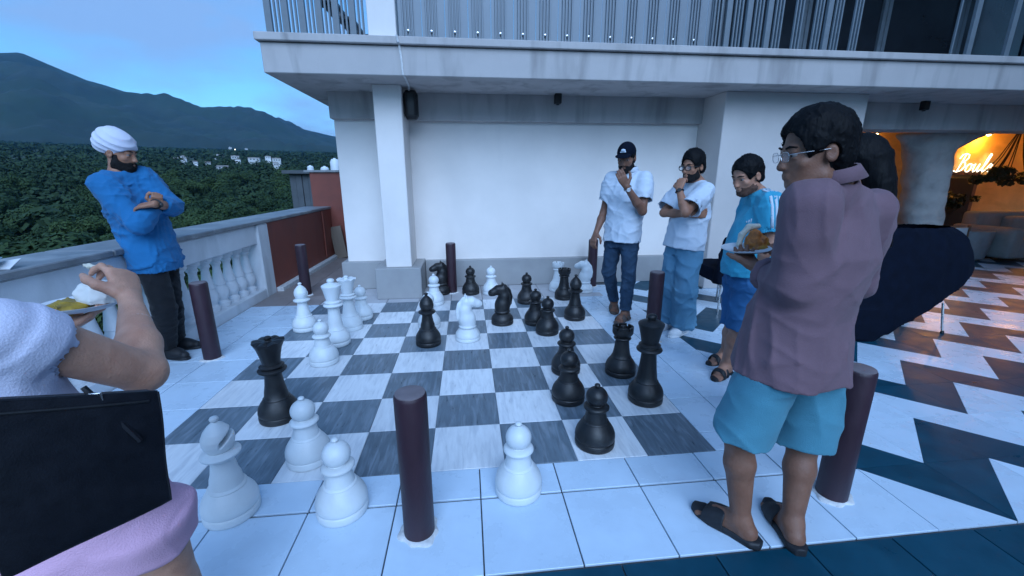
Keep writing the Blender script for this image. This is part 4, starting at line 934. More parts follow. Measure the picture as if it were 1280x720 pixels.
        for sd in 'LR':
            a,b,c=J['sh'+sd],J['el'+sd],J['wr'+sd]
            v.rc(J['nk']+Vector((0,0,-.022*k)),lerp(J['nk'],a,.9)-Vector((0,0,.004)),.050*k,sr[0]*k*.80,.05); v.rc(a,lerp(a,b,.3),sr[0]*k*.88,sr[0]*k*.92,.05)
            fr=sleeve[0 if sd=='L' else 1] if isinstance(sleeve,tuple) else sleeve
            if fr<=1:
                e=lerp(a,b,fr); pd=perp(b-a,s.rs+Vector((.1,.2,.3))); v.loft([lerp(a,b,.1),e],pd,[(sr[0]*k,)*2,(sr[1]*k,)*2],k=.035)
                subs.append((lerp(a,b,fr-.08),lerp(a,b,fr+.3),sr[1]*k-.011))
            else:
                v.rc(a,b,sr[0]*k,sr[1]*k,.065); e=lerp(b,c,fr-1); v.rc(b,lerp(b,e,.5),sr[1]*k,sr[1]*.93*k,.03); pd=perp(e-b,s.rs+Vector((.1,.2,.3))); v.loft([lerp(b,e,.4),e],pd,[(sr[1]*.93*k,)*2,(sr[2]*k,)*2],k=.02)
        v.wr(wrk[0]*.8,wrk[1],seed,(1,1,1.6)); v.wr(wrk[0]*.7,wrk[1]*1.1,seed+50,(1.6,1.6,.4))
        if neck: v.rc(J['nk']+Vector((0,0,-.005*k)),J['nk']+(J['hd']-J['nk'])*.8,neck*k,neck*k*1.05,.012,'sub')
        for a,b,r in subs: v.rc(a,b,r,r,.003,'sub')
        return s.out(name,v,mat,relax=2)
    def legs(s,name,mat,ratio,rr,wrk=(.004,.10),seed=5,hip=(.155,.105),rise=.06,ex=2.2,open_end=False,fwd=None,cut=None):
        """trousers or shorts: ratio = end along hip..knee..ankle 0..2, rr = radii at thigh, knee, end"""
        J=s.J; k=s.s; pts=[J['hpm']+Vector((0,0,rise))]+[J[a+b] for a in ('hip','kn','an') for b in 'LR']; v=s.vol(pts,.2); subs=[]
        v.loft([J['hpm']-Vector((0,0,.10*k)),J['hpm'],J['hpm']+Vector((0,0,rise*k))],s.rh,[(hip[0]*k*.98,hip[1]*k),(hip[0]*k,hip[1]*k),(hip[0]*.94*k,hip[1]*.94*k)],k=.0,ex=ex)
        for sd in 'LR':
            a,b,c=J['hip'+sd],J['kn'+sd],J['an'+sd]; pd=perp(b-a,s.rh)
            if ratio<=1:
                e=lerp(a,b,ratio); v.el(a-Vector((0,0,.02)),(rr[0]*k,rr[0]*k,.06*k),None,.04); v.loft([lerp(a,e,.18),lerp(a,e,.5),e],pd,[(rr[0]*k,rr[0]*k),((rr[0]+rr[2])/2*k,)*2,(rr[2]*k,rr[2]*.97*k)],k=.05)
                subs.append((lerp(a,b,ratio-.10),lerp(a,b,ratio+.3),(rr[2]-.016)*k))
            else:
                e=lerp(b,c,ratio-1); v.loft([lerp(a,b,.06),lerp(a,b,.5),b,lerp(b,e,.5),e],pd,[(rr[0]*k,)*2,((rr[0]+rr[1])/2*k,)*2,(rr[1]*k,)*2,((rr[1]+rr[2])/2*k,)*2,(rr[2]*k,)*2],k=.035) if abs((b-a).normalized().dot((e-b).normalized()))>.93 else (v.rc(a,b,rr[0]*k,rr[1]*k,.035),v.loft([b,lerp(b,e,.5),e],perp(e-b,s.rh),[(rr[1]*k,)*2,((rr[1]+rr[2])/2*k,)*2,(rr[2]*k,)*2],k=.03))
                if sd=='L' or True: v.el(e,(rr[2]*k*1.05,rr[2]*k*1.05,.02),None,.015)
        v.wr(wrk[0],wrk[1],seed,(1,1,1.8))
        if cut is not None: v.plane(J['hpm']-Vector((0,0,cut)),Vector((0,0,1)))
        for a,b,r in subs: v.rc(a,b,r,r,.003,'sub')
        return s.out(name,v,mat,relax=2)
    def shoe(s,an,fd,mat,sz=1.):
        k=s.s*sz; fd=Vector((fd.x,fd.y,0)).normalized(); sd=fd.cross(Vector((0,0,1))); g=Vector((an.x,an.y,s.base.z)); z=lambda a,b,h: g+fd*(a*k)+sd*(b*k)+Vector((0,0,h*k))
        v=s.vol([g,z(.2,0,.1),z(-.08,0,0)],.06,.005); v.rc(z(-.045,0,.045),z(.10,0,.043),.042*k,.045*k,.02); v.rc(z(.10,-.01,.04),z(.165,.0,.036),.045*k,.034*k,.02); v.rc(z(-.01,0,.075),z(.06,0,.06),.043*k,.04*k,.03); v.plane(z(0,0,.004),Vector((0,0,-1)))
        o=s.out('shoe',v,mat); v=s.vol([g,z(.2,0,0),z(-.08,0,0)],.06,.004)
        v.loft([z(-.085,0,.012),z(-.03,0,.012),z(.09,0,.012),z(.16,0,.012),z(.205,0,.012)],sd,[(.025*k,.014*k),(.042*k,.014*k),(.049*k,.014*k),(.043*k,.014*k),(.02*k,.014*k)],k=0,ex=3); s.out('sole',v,mat,o).location=(0,0,0)
    def slide(s,an,fd,mat,sz=1.,straps=((.035,.125),),thick=.014):
        k=s.s*sz; fd=Vector((fd.x,fd.y,0)).normalized(); sd=fd.cross(Vector((0,0,1))); g=Vector((an.x,an.y,s.base.z)); z=lambda a,b,h: g+fd*(a*k)+sd*(b*k)+Vector((0,0,h*k))
        r=None; v=s.vol([g,z(.22,0,0),z(-.1,0,0)],.07,.004)
        v.loft([z(-.090,0,.012),z(-.06,0,.012),z(.02,.0,.012),z(.10,-.002,.012),z(.16,0,.012),z(.196,0,.012)],sd,[(.02*k,thick),(.042*k,thick),(.042*k,thick),(.052*k,thick),(.044*k,thick),(.018*k,thick)],k=0,ex=3.2)
        o=s.out('sandal',v,mat)
        for a0,a1 in straps:
            v=s.vol([g,z(.22,0,0),z(-.1,0,.1)],.07,.004); m=(a0+a1)/2
            v.loft([z(a0,0,.018),z(m,0,.016),z(a1,0,.012)],sd,[(.053*k,.070*k),(.056*k,.062*k),(.055*k,.047*k)],k=0,ex=2.6); v.loft([z(a0-.03,0,.018),z(m,0,.016),z(a1+.03,0,.010)],sd,[(.045*k,.062*k),(.048*k,.054*k),(.047*k,.038*k)],k=0,op='sub',ex=2.6); v.plane(z(0,0,.010),Vector((0,0,-1)))
            b=link('strap',v.mesh('strap'),mat,o)
        return o
    def watch(s,el,wr,mat,face,name='watch'):
        ax=(Vector(wr)-Vector(el)).normalized(); p=lerp(el,wr,.93); u=perp(ax,CAM-p); w=ax.cross(u); k=s.s
        m=MB(); n=20; rr=.031*k
        for sgn in (-1,1):
            pass
        m.tube([p+(u*math.cos(6.2832*i/n)+w*math.sin(6.2832*i/n))*rr for i in range(n+1)],.008*k,6); o=s.add('watch_strap',m,mat)
        q=p+u*(rr+.004*k); m=MB(); m.tube([q-u*.004,q+u*.006],.017*k,14); s.add('watch_face',m,face)
    def glasses(s,mat,lens=True,w=.024,hgt=.018,r=.0024):
        k=s.s; o=None; m=MB()
        for sx in (-1,1):
            c=(sx*.034,.112,-.003); m.tube([s.hp(c[0]+w*math.copysign(abs(math.cos(a))**.7,math.cos(a)),c[1]-.10*abs(c[0]+w*math.cos(a))**1.0*.6,c[2]+hgt*math.copysign(abs(math.sin(a))**.7,math.sin(a))) for a in [6.2832*i/20 for i in range(21)]],r*k,6)
            m.tube([s.hp(sx*.058,.106,.004),s.hp(sx*.080,.06,.004),s.hp(sx*.086,-.005,.002)],r*k,6)
        m.tube([s.hp(-.011,.111,.002),s.hp(0,.113,.006),s.hp(.011,.111,.002)],r*k,6); o=s.add('spectacles',m,mat)
        if lens:
            for sx in (-1,1):
                m=MB(); pts=[s.hp(sx*.034+.9*w*math.cos(a),.1105-.06*abs(sx*.034+w*math.cos(a)),-.003+.9*hgt*math.sin(a)) for a in [6.2832*i/16 for i in range(16)]]; m.add(pts,[tuple(range(16))]); l=m.build('lens',M_lens,o)
    def collar(s,mat,h=.045,r=.066,tilt=.35,open_=.5):
        J=s.J; k=s.s; ax=((J['hd']-J['nk']).normalized()*.45+Vector((0,0,.8))).normalized(); f=perp(ax,s.rs.cross(Vector((0,0,-1)))); w=ax.cross(f); m=MB(); n=28; vs=[]
        for i in range(n+1):
            a=open_+(6.2832-2*open_)*i/n; d=f*math.cos(a)+w*math.sin(a); c=J['nk']+ax*(.012*k)
            vs+= [c+d*(r*k)+ax*(.0*k), c+d*(r*1.02*k)+ax*(h*k), c+d*((r+.010)*k)+ax*(h*k), c+d*((r+.030)*k)+ax*(-.004*k)]
        fs=[]
        for i in range(n):
            for j in range(3): fs.append((i*4+j,i*4+j+1,(i+1)*4+j+1,(i+1)*4+j))
        m.add(vs,fs); o=s.add('collar',m,mat); md=o.modifiers.new('th','SOLIDIFY'); md.thickness=.003; return o
def chk(n,J):
    L=lambda a,b:(J[a]-J[b]).length
    print(n,'sh %.2f hip %.2f'%(L('shL','shR'),L('hipL','hipR')),*['%s ua %.2f fa %.2f th %.2f shn %.2f'%(q,L('sh'+q,'el'+q),L('el'+q,'wr'+q),L('hip'+q,'kn'+q),L('kn'+q,'an'+q)) for q in 'LR'],'torso %.2f neck-head %.2f'%(((J['shL']+J['shR'])/2-(J['hipL']+J['hipR'])/2).length,L('nk','hd')))
def joints(D,tb): return {k:dep(p[0],p[1],D+p[2]) for k,p in tb.items()}
def vdir(x,y,z=0): return Vector((x,y,z)).normalized()
def flat(a): return Vector((a[0],a[1],0))
# ------------------------------------------------------------------ man in the blue sweater, arms folded, leaning on the rail
J=joints(3.33,dict(hd=(149,191,.02),nk=(147,214,0),shR=(131,232,-.13),shL=(180,223,.14),elR=(174,281,-.20),wrR=(193,256,-.08),elL=(216,258,.10),wrL=(193,255,-.16),hipR=(186,322,-.08),hipL=(203,320,.07),knR=(205,385,-.10),knL=(213,383,.06)))
J['anR']=gnd(212,447)+Vector((0,0,.09)); J['anL']=gnd(222,436)+Vector((0,0,.09)); J['ftR']=vdir(.9,-.3); J['ftL']=vdir(.95,.0)
J['hf']=vdir(.97,.05,-.22)
p=P('sikh','man in a white turban and blue sweater leaning on the balustrade with folded arms',(J['anR'].x,J['anR'].y,0),J,SK_mid,scale=1.02); chk('P1',J)
p.body([(J['wrL'],dep(178,257,3.15)-J['wrL'],Vector((.0,.3,-1)),Vector((.2,.3,1)),.55,dict(thumb=.8)),(J['wrR'],dep(198,243,3.22)-J['wrR'],vdir(-.5,.6,.2),Vector((0,-.2,1)),1.5,dict(thumb=1.,sz=.85))],feet=False)
p.brows(); p.beard(.013,.055)
p.top('sweater',CL_blue,.07,[(.196,.158),(.182,.150),(.192,.142),(.15,.088)],(1.55,1.9),(.080,.070,.056),neck=.070,wrk=(.006,.10),seed=11)
v=p.vol([J['hpm']-Vector((0,0,.03))],.30); v.loft([J['hpm']-Vector((0,0,.105)),J['hpm']-Vector((0,0,.03))],p.rh,[(.184,.146),(.192,.153)],k=0,ex=2.3); v.loft([J['hpm']-Vector((0,0,.2)),J['hpm']+Vector((0,0,.1))],p.rh,[(.168,.126),(.168,.126)],k=0,op='sub',ex=2.3); v.wr(.003,.03,5,(2,2,.1)); p.out('waistband',v,CL_blue)
p.legs('trousers',CL_black,1.92,(.098,.082,.072),seed=12,rise=.03)
p.shoe(J['anR'],J['ftR'],RUB); p.shoe(J['anL'],J['ftL'],RUB)
v=p.vol([p.hp(0,-.03,.07)],.19); k=p.s; tu=(p.huv*.92+p.hfv*.39).normalized(); tf=(p.hfv*.92-p.huv*.39).normalized(); TM=[tuple(p.hr),tuple(tf),tuple(tu)]
v.el(p.hp(0,-.022,.074),(.112*k,.136*k,.108*k),TM,0); v.el(p.hp(0,-.085,.045),(.09*k,.075*k,.08*k),TM,.05)
x,y,z=v.g((slice(None),)*3); c0=p.hp(0,0,.07); dv=[(tu*.9+p.hr*.35).normalized(),(tu*.85-p.hr*.5).normalized()]
s1=(x-c0.x)*dv[0].x+(y-c0.y)*dv[0].y+(z-c0.z)*dv[0].z; s2=(x-c0.x)*dv[1].x+(y-c0.y)*dv[1].y+(z-c0.z)*dv[1].z; side=(x-c0.x)*p.hr.x+(y-c0.y)*p.hr.y+(z-c0.z)*p.hr.z
v.D+=np.where(side>0,.009*np.abs(np.sin(s1*78))**.6,.009*np.abs(np.sin(s2*78))**.6).astype(np.float32)
v.el(p.hp(0,.09,-.05),(.11*k,.10*k,.088*k),p.HM,.01,'sub'); v.el(p.hp(0,-.06,-.10),(.1*k,.12*k,.09*k),p.HM,.01,'sub'); p.out('turban',v,CL_turban,relax=1)
p.watch(J['elL'],J['wrL'],LEA,M_black_metal)

# ------------------------------------------------------------------ man in the black cap
J=joints(4.3,dict(hd=(783,197,0),nk=(787,215,.05),shR=(764,224,.10),shL=(807,224,-.08),elR=(755,265,.14),wrR=(745,291,.03),elL=(803,264,-.20),wrL=(783,233,-.32),hipR=(769,296,.06),hipL=(787,296,-.05),knR=(761,338,.08),knL=(786,341,-.10)))
J['anR']=gnd(767,387)+Vector((0,0,.10)); J['anL']=gnd(781,400)+Vector((0,0,.09)); J['ftR']=vdir(-.3,-1); J['ftL']=vdir(-.75,-.65); J['hf']=vdir(-.55,-.78,-.30)
p=P('cap','man in a black cap and white shirt holding his chin with one hand',(J['anL'].x,J['anL'].y,0),J,SK_dark,scale=1.04); chk('P2',J)
p.body([(J['wrL'],dep(773,213,3.96)-J['wrL'],vdir(.2,.9,.2),Vector((.6,-.2,.7)),.35,dict(thumb=.1)),(J['wrR'],dep(741,303,4.3)-J['wrR'],vdir(.8,.4,0),vdir(-.2,-1,0),.45,{})])
p.brows(); p.beard(.006); p.hair(.006,.05)
p.top('shirt',CL_white,.05,[(.192,.145),(.178,.132),(.182,.125),(.145,.08)],.66,(.078,.082),neck=.062,wrk=(.005,.13),seed=21)
p.collar(CL_white,.034,.064,open_=.35)
fw=Vector((-.5,-.86,0)); pts=[lerp(J['hpm'],J['shm'],t)+fw*(.128 if t<.7 else .122) for t in (.0,.25,.45,.65,.82)]
for q in pts: p.add('button',MB().lathe([(.004,0),(.006,.001),(.005,.003)],8,(0,0,0)),M_ceram).matrix_local=Matrix.Translation(q-p.base)@fw.to_track_quat('Z','Y').to_matrix().to_4x4()
p.legs('jeans',CL_denim,1.90,(.092,.072,.058),seed=22,wrk=(.005,.08))
for s_,f_ in (('anR','ftR'),('anL','ftL')): p.slide(J[s_],J[f_],STRAP,1.,((-.02,.03),(.06,.12)))
p.watch(J['elL'],J['wrL'],M_chrome,M_ceram)
v=p.vol([p.hp(0,.02,.06)],.22); k=p.s
v.el(p.hp(0,-.012,.040),(.088*k,.111*k,.104*k),p.HM,0); v.plane(p.hp(0,0,.040),-(p.huv*.97+p.hfv*.0))
ca=p.out('cap',v,M_black_cloth); v=p.vol([p.hp(0,.1,.04)],.16,.005)
v.el(p.hp(0,.105,.038),(.078*k,.085*k,.026*k),p.HM,0); v.el(p.hp(0,.100,.026),(.098*k,.11*k,.024*k),p.HM,0,'sub'); v.plane(p.hp(0,.075,0),-p.hfv); br=link('brim',v.mesh('brim'),M_black_cloth,ca)
em=p.vol([p.hp(-.01,.1,.09)],.05,.003); em.el(p.hp(.004,.090,.090),(.022*k,.012*k,.014*k),p.HM,0); em.rc(p.hp(-.016,.092,.076),p.hp(.03,.090,.074),.007*k,.006*k,.004); link('emblem',em.mesh('emblem'),CL_white,ca)

# ------------------------------------------------------------------ man with spectacles, white tee and pale jeans
J=joints(3.86,dict(hd=(866,208,0),nk=(873,226,.04),shR=(852,237,.16),shL=(882,238,-.12),elR=(830,266,.10),wrR=(866,268,-.18),elL=(857,266,-.26),wrL=(849,237,-.16),hipR=(847,303,.08),hipL=(864,303,-.08),knR=(840,357,.06),knL=(857,359,-.10)))
J['anR']=gnd(834,408)+Vector((0,0,.09)); J['anL']=gnd(852,417)+Vector((0,0,.09)); J['ftR']=vdir(-.8,-.6); J['ftL']=vdir(-.85,-.5); J['hf']=vdir(-.90,-.42,-.12)
p=P('tee','man with spectacles in a white tee and pale wide jeans, hand at his chin',(J['anL'].x,J['anL'].y,0),J,SK_mid,scale=.99); chk('P3',J)
p.body([(J['wrL'],dep(853,220,3.74)-J['wrL'],vdir(.7,.5,.1),Vector((-.8,-.3,.3)),1.2,{}),(J['wrR'],dep(880,267,3.68)-J['wrR'],vdir(.2,.9,.1),Vector((0,0,1)),.6,{})],feet=False)
p.brows(); p.hair(.017,.050,top=.012,seed=31); p.beard(.0045); p.glasses(M_black_metal,True,.027,.020,.0034)
p.top('tee_shirt',CL_white,.06,[(.205,.160),(.192,.145),(.188,.132),(.148,.085)],.80,(.082,.098),neck=.066,wrk=(.006,.15),seed=33)
p.legs('wide_jeans',CL_ldenim,1.96,(.105,.110,.122),seed=34,hip=(.158,.112),wrk=(.009,.16))
p.shoe(J['anR'],J['ftR'],SHOEW,1.05); p.shoe(J['anL'],J['ftL'],SHOEW,1.05); p.watch(J['elL'],J['wrL'],LEA,M_black_metal)

# ------------------------------------------------------------------ man in the teal jersey
J=joints(2.94,dict(hd=(934,219,0),nk=(948,239,.03),shR=(938,256,.17),shL=(963,254,-.13),elL=(964,308,-.20),wrL=(938,332,-.10),elR=(928,304,.17),wrR=(917,334,.12),hipR=(925,338,.08),hipL=(940,340,-.07),knR=(916,405,.10),knL=(922,412,-.05)))
J['anR']=gnd(905,452)+Vector((0,0,.09)); J['anL']=gnd(906,468)+Vector((0,0,.09)); J['ftR']=vdir(-.9,-.25); J['ftL']=vdir(-.85,-.55); J['hf']=vdir(-.90,-.20,-.36)
p=P('teal','man in a teal jersey with white shoulder stripes and blue denim shorts',(J['anL'].x,J['anL'].y,0),J,SK_fair,scale=.97,fat=1.05); chk('P4',J)
p.body([(J['wrL'],dep(926,339,2.86)-J['wrL'],vdir(.3,.8,.2),Vector((-.6,0,.6)),.7,{}),(J['wrR'],dep(910,348,3.04)-J['wrR'],vdir(.4,-.8,0),Vector((-.6,0,.4)),.5,{})])
p.brows(); p.hair(.013,.052,seed=41); p.beard(.0022,mat=STUB)
fw=Vector((-.95,-.25,0)).normalized()
te=p.top('jersey',CL_teal,.03,[(.175,.145),(.172,.150),(.180,.138),(.150,.085)],.72,(.082,.086),neck=.064,wrk=(.005,.12),seed=43,belly=.035,fwd=fw)
from mathutils.bvhtree import BVHTree
_bv=BVHTree.FromPolygons([v_.co.copy() for v_ in te.data.vertices],[tuple(q.vertices) for q in te.data.polygons])
def on(pt,dr,up=.002):
    h_=_bv.ray_cast(Vector(pt)-Vector(dr).normalized()*.3,Vector(dr).normalized()); return (h_[0]+h_[1]*up) if h_[0] is not None else Vector(pt)
def ribbon(name,pts,w,mat):
    m=MB(); vs=[]
    for a,b in pts: vs+=[a,b]
    m.add(vs,[(2*i,2*i+1,2*i+3,2*i+2) for i in range(len(pts)-1)]); o=p.add(name,m,mat); o.modifiers.new('th','SOLIDIFY').thickness=.0012
for i in range(3):
    o_=(i-1)*.026; pts=[]; lat=perp(J['shL']-J['nk'],fw)
    for t in (.28,.42,.56,.70,.84,.98,1.12,1.3,1.5):
        c0=lerp(J['nk'],J['shL'],t) if t<=1 else lerp(J['shL'],J['elL'],(t-1)*1.2)
        q_=min(1,max(0,(t-.55)/.75)); q_=q_*q_*(3-2*q_); dr=(Vector((0,0,-1))*(1-q_)+p.rs*q_).normalized()
        pts.append((on(c0+lat*(o_-.008),dr),on(c0+lat*(o_+.008),dr)))
    ribbon('shoulder_stripe',pts,.016,CL_white)
for i in range(3):
    x0=-.016+i*.014; q=lerp(J['hpm'],J['shm'],.74)-p.rs*.07; up=Vector((0,0,1))
    ribbon('emblem_bar',[(on(q-p.rs*(x0),-fw),on(q-p.rs*(x0+.009),-fw)),(on(q-p.rs*(x0-.006)+up*(.010+.008*i),-fw),on(q-p.rs*(x0+.003)+up*(.010+.008*i),-fw))],.01,CL_white)
p.legs('denim_shorts',CL_bdenim,.98,(.105,.1,.096),seed=44,hip=(.158,.118),wrk=(.005,.08),rise=.03)
for s_,f_ in (('anR','ftR'),('anL','ftL')): p.slide(J[s_],J[f_],RUB,1.,((.04,.075),(.09,.13)))

# ------------------------------------------------------------------ man in the mauve shirt, seen from behind, eating
J=joints(1.46,dict(hd=(1018,189,.03),nk=(1041,229,.03),shL=(1012,258,-.04),shR=(1088,264,.20),elL=(992,358,-.03),wrL=(948,336,.19),elR=(1072,355,.30),wrR=(990,318,.42),hipL=(972,438,.02),hipR=(1022,440,.11),knL=(924,548,.05),knR=(1003,556,.09)))
J['anL']=gnd(922,668)+Vector((0,0,.085)); J['anR']=gnd(986,672)+Vector((0,0,.085))
J['ftL']=flat(gnd(862,633)-gnd(925,672)); J['ftR']=flat(gnd(953,620)-gnd(988,676)); J['hf']=vdir(-.93,.22,-.16)
p=P('mauve','man in a mauve shirt and turquoise shorts holding a plate, seen from behind',(J['anL'].x,J['anL'].y,0),J,SK_leg,h=.0058,scale=.98,fat=1.06); chk('P5',J)
PLC=dep(932,312,1.80)
p.body([(J['wrL'],dep(925,317,1.80)-J['wrL'],Vector((.1,.2,1)),vdir(-.6,-.2,.5),.30,dict(thumb=-.4,curls=(.25,.35,.5,.6))),(J['wrR'],dep(955,302,1.85)-J['wrR'],vdir(0,.2,-1),Vector((-.3,.3,.2)),.5,{})],fs=1.02)
p.brows(); p.hair(.020,.062,seed=51,top=.006,nape=-.075); p.glasses(M_chrome,True,.024,.017,.0011)
p.top('shirt',CL_mauve,.078,[(.232,.185),(.205,.155),(.205,.142),(.165,.09)],(1.72,1.72),(.076,.064,.054),neck=.064,wrk=(.0048,.13),seed=53,ex=2.3,belly=.035,fwd=vdir(-.8,.5))
p.collar(CL_mauve,.040,.068,open_=.45)
v=p.vol([lerp(J['elL'],J['wrL'],.68)],.14); a=lerp(J['elL'],J['wrL'],.58); b=lerp(J['elL'],J['wrL'],.76); v.loft([a,b],perp(b-a,Vector((0,0,1))),[(.062,.062),(.064,.064)],k=0); v.wr(.004,.06,9); p.out('cuff',v,CL_mauve)
p.legs('shorts',CL_turq,.96,(.108,.11,.120),seed=54,hip=(.175,.128),wrk=(.0045,.16),rise=.0,cut=.052)
for s_,f_ in (('anL','ftL'),('anR','ftR')): p.slide(J[s_],J[f_],RUB,1.06,((.045,.135),),.020)
# his plate and food
pl=empty('paper_plate',PLC); MB().lathe([(.03,-.004),(.07,-.003),(.098,.008),(.099,.010),(.072,.001),(.02,0)],32).build('dish',M_ceram,pl,50); tag(pl,'white paper plate held up by the man in the mauve shirt','plate'); pl.rotation_euler=(R_(3),R_(-4),0)
fd=empty('pizza_slice',PLC+Vector((.045,.02,.006))); v=Vol((-.1,-.08,-.01),(.1,.08,.12),.005); v.loft([(.02,0,0),(.015,0,.03),(.0,0,.075)],(1,0,0),[(.050,.045),(.046,.04),(.018,.022)],k=0,ex=2.2); v.wr(.006,.035,3); link('topping',v.mesh('topping'),M_food3,fd)
v=Vol((-.1,-.08,-.01),(.1,.1,.12),.005); v.chain([(-.045,.03,.01),(-.03,.04,.05),(.0,.04,.085),(.035,.03,.09)],[.012,.013,.014,.012],.01); link('crust',v.mesh('crust'),M_food2,fd); tag(fd,'slice of orange topped food on the held paper plate','food')

# ------------------------------------------------------------------ woman with long black hair, hidden behind him
J={}; B6=gnd(1000,566); B6=gnd(982,540); top6=dep(1068,206,1.98); off=Vector((top6.x-B6.x,top6.y-B6.y,0))
hz6=top6.z; J['hd']=Vector((top6.x,top6.y,hz6)); f6=vdir(-.75,.6,0); r6=Vector((f6.y,-f6.x,0)); J['hf']=vdir(-.75,.6,-.15)
nk=J['hd']-Vector((0,0,.15))-f6*.03; J['nk']=nk; J['shR']=nk+r6*.16-Vector((0,0,.06)); J['shL']=nk-r6*.16-Vector((0,0,.06)); hp6=Vector((top6.x*.6+B6.x*.4,top6.y*.6+B6.y*.4,.84))
for q,sg in (('R',1),('L',-1)):
    J['el'+q]=J['sh'+q]+r6*.03*sg-Vector((0,0,.27)); J['wr'+q]=J['el'+q]+f6*.16+Vector((0,0,-.12)); J['hip'+q]=hp6+r6*.075*sg; J['kn'+q]=lerp(hp6,B6+Vector((0,0,.09)),.52)+r6*.07*sg; J['an'+q]=B6+Vector((0,0,.09))+r6*.07*sg; J['ft'+q]=f6
p=P('woman','woman with long black hair standing behind the man in the mauve shirt',(B6.x,B6.y,0),J,SK_fair,h=.008,scale=.93); chk('P6',J)
p.body([(J['wr'+q],f6+Vector((0,0,-.6)),r6*-sg,f6,.4,{}) for q,sg in (('R',1),('L',-1))],feet=False); p.brows()
p.top('black_top',CL_black,.03,[(.150,.115),(.140,.105),(.160,.120),(.135,.075)],.6,(.068,.066),neck=.064,seed=63); p.legs('black_trousers',CL_black,1.92,(.085,.068,.058),seed=64,rise=.04)
for q in 'RL': p.shoe(J['an'+q],J['ft'+q],RUB,.9)
v=p.vol([p.hp(0,-.05,-.08)],.30,.006); k=p.s; v.el(p.hp(0,-.016,.036),(.096*k,.118*k,.112*k),p.HM,0); v.loft([p.hp(0,-.10,-.42),p.hp(0,-.10,-.30),p.hp(0,-.085,-.1),p.hp(0,-.05,.03)],p.hr,[(.085*k,.045*k),(.105*k,.055*k),(.105*k,.075*k),(.09*k,.09*k)],k=.03); v.wr(.0014,.03,7,(1.5,1.5,.12)); v.el(p.hp(0,.115,-.06),(.075*k,.10*k,.11*k),p.HM,.01,'sub'); p.out('hair',v,HAIR)

# ------------------------------------------------------------------ woman close to the camera, eating from a plate
J={}; f7=vdir(-.30,.95,0); r7=Vector((f7.y,-f7.x,0)); J['shR']=dep(0,414,.765); J['elR']=dep(180,466,.99); J['wrR']=dep(163,374,1.20)
J['shL']=J['shR']-r7*.31+Vector((0,0,.01)); sm=(J['shR']+J['shL'])/2; J['nk']=sm+Vector((0,0,.05))+f7*.01; J['hd']=J['nk']+Vector((0,0,.145))+f7*.04; J['hf']=(f7+Vector((0,0,-.2))).normalized()
J['elL']=J['shL']+Vector((-.05,.10,-.25)); J['wrL']=dep(66,404,1.22)+Vector((0,0,-.03)); hp7=dep(128,655,.93); B7=Vector((hp7.x+.02,hp7.y+.02,0))
for q,sg in (('R',1),('L',-1)): J['hip'+q]=hp7+r7*.085*sg; J['kn'+q]=lerp(hp7,B7,.5)+r7*.09*sg+f7*.03; J['an'+q]=B7+r7*.10*sg+Vector((0,0,.085)); J['ft'+q]=f7
p=P('near','woman in a pale knit top and pink shorts eating from a plate',(B7.x,B7.y,0),J,SK_arm,h=.0055,scale=1.0,fat=1.08,arm=1.15); chk('P7',J)
p.body([(J['wrR'],dep(150,335,1.255)-J['wrR'],vdir(-.8,.1,-.3),vdir(-.6,.3,.3),.95,dict(sz=1.08,thumb=.55,curls=(.80,.90,1.10,1.20))),(J['wrL'],dep(120,392,1.265)-J['wrL'],Vector((0,0,1)),Vector((-.2,1,.2)),.25,{})],fs=.92)
p.brows()
tp=p.top('knit_top',CL_top,-.10,[(.150,.120),(.135,.108),(.155,.118),(.130,.08)],.22,(.062,.066),neck=.070,wrk=(.0014,.14),seed=73)
p.legs('pink_shorts',CL_pink,.36,(.108,.1,.100),seed=74,hip=(.160,.125),wrk=(.0025,.16),rise=.12)
for q in 'RL': p.slide(J['an'+q],J['ft'+q],RUB,.92,((.05,.10),))
v=p.vol([p.hp(0,-.06,-.05)],.26,.007); k=p.s; v.el(p.hp(0,-.02,.036),(.092*k,.115*k,.106*k),p.HM,0); v.el(p.hp(0,-.115,-.02),(.05*k,.05*k,.05*k),p.HM,.02); v.wr(.002,.03,8); v.el(p.hp(0,.115,-.05),(.080*k,.10*k,.10*k),p.HM,.01,'sub'); v.plane(p.hp(0,0,-.10),-p.huv); p.out('hair',v,HAIR)
# thin thread bracelet
a=lerp(J['elR'],J['wrR'],.62); ax=(J['wrR']-J['elR']).normalized(); u=perp(ax,CAM-a); w=ax.cross(u); n=24
p.add('bracelet',MB().tube([a+(u*math.cos(6.2832*i/n)+w*math.sin(6.2832*i/n))*.0385+ax*(.004*math.sin(6.2832*i/n)) for i in range(n+1)],.0013,5),M_ceram)
# morsel between the fingers
ms=empty('bread_morsel',dep(113,333,1.265)); v=Vol((-.03,-.02,-.02),(.03,.02,.02),.003); v.chain([(-.015,0,.003),(0,0,0),(.018,0,-.002)],[.005,.008,.006],.006); v.wr(.002,.02,2); link('bread',v.mesh('bread'),M_food2,ms); tag(ms,'small torn bread morsel pinched in the near woman\'s fingers','food')
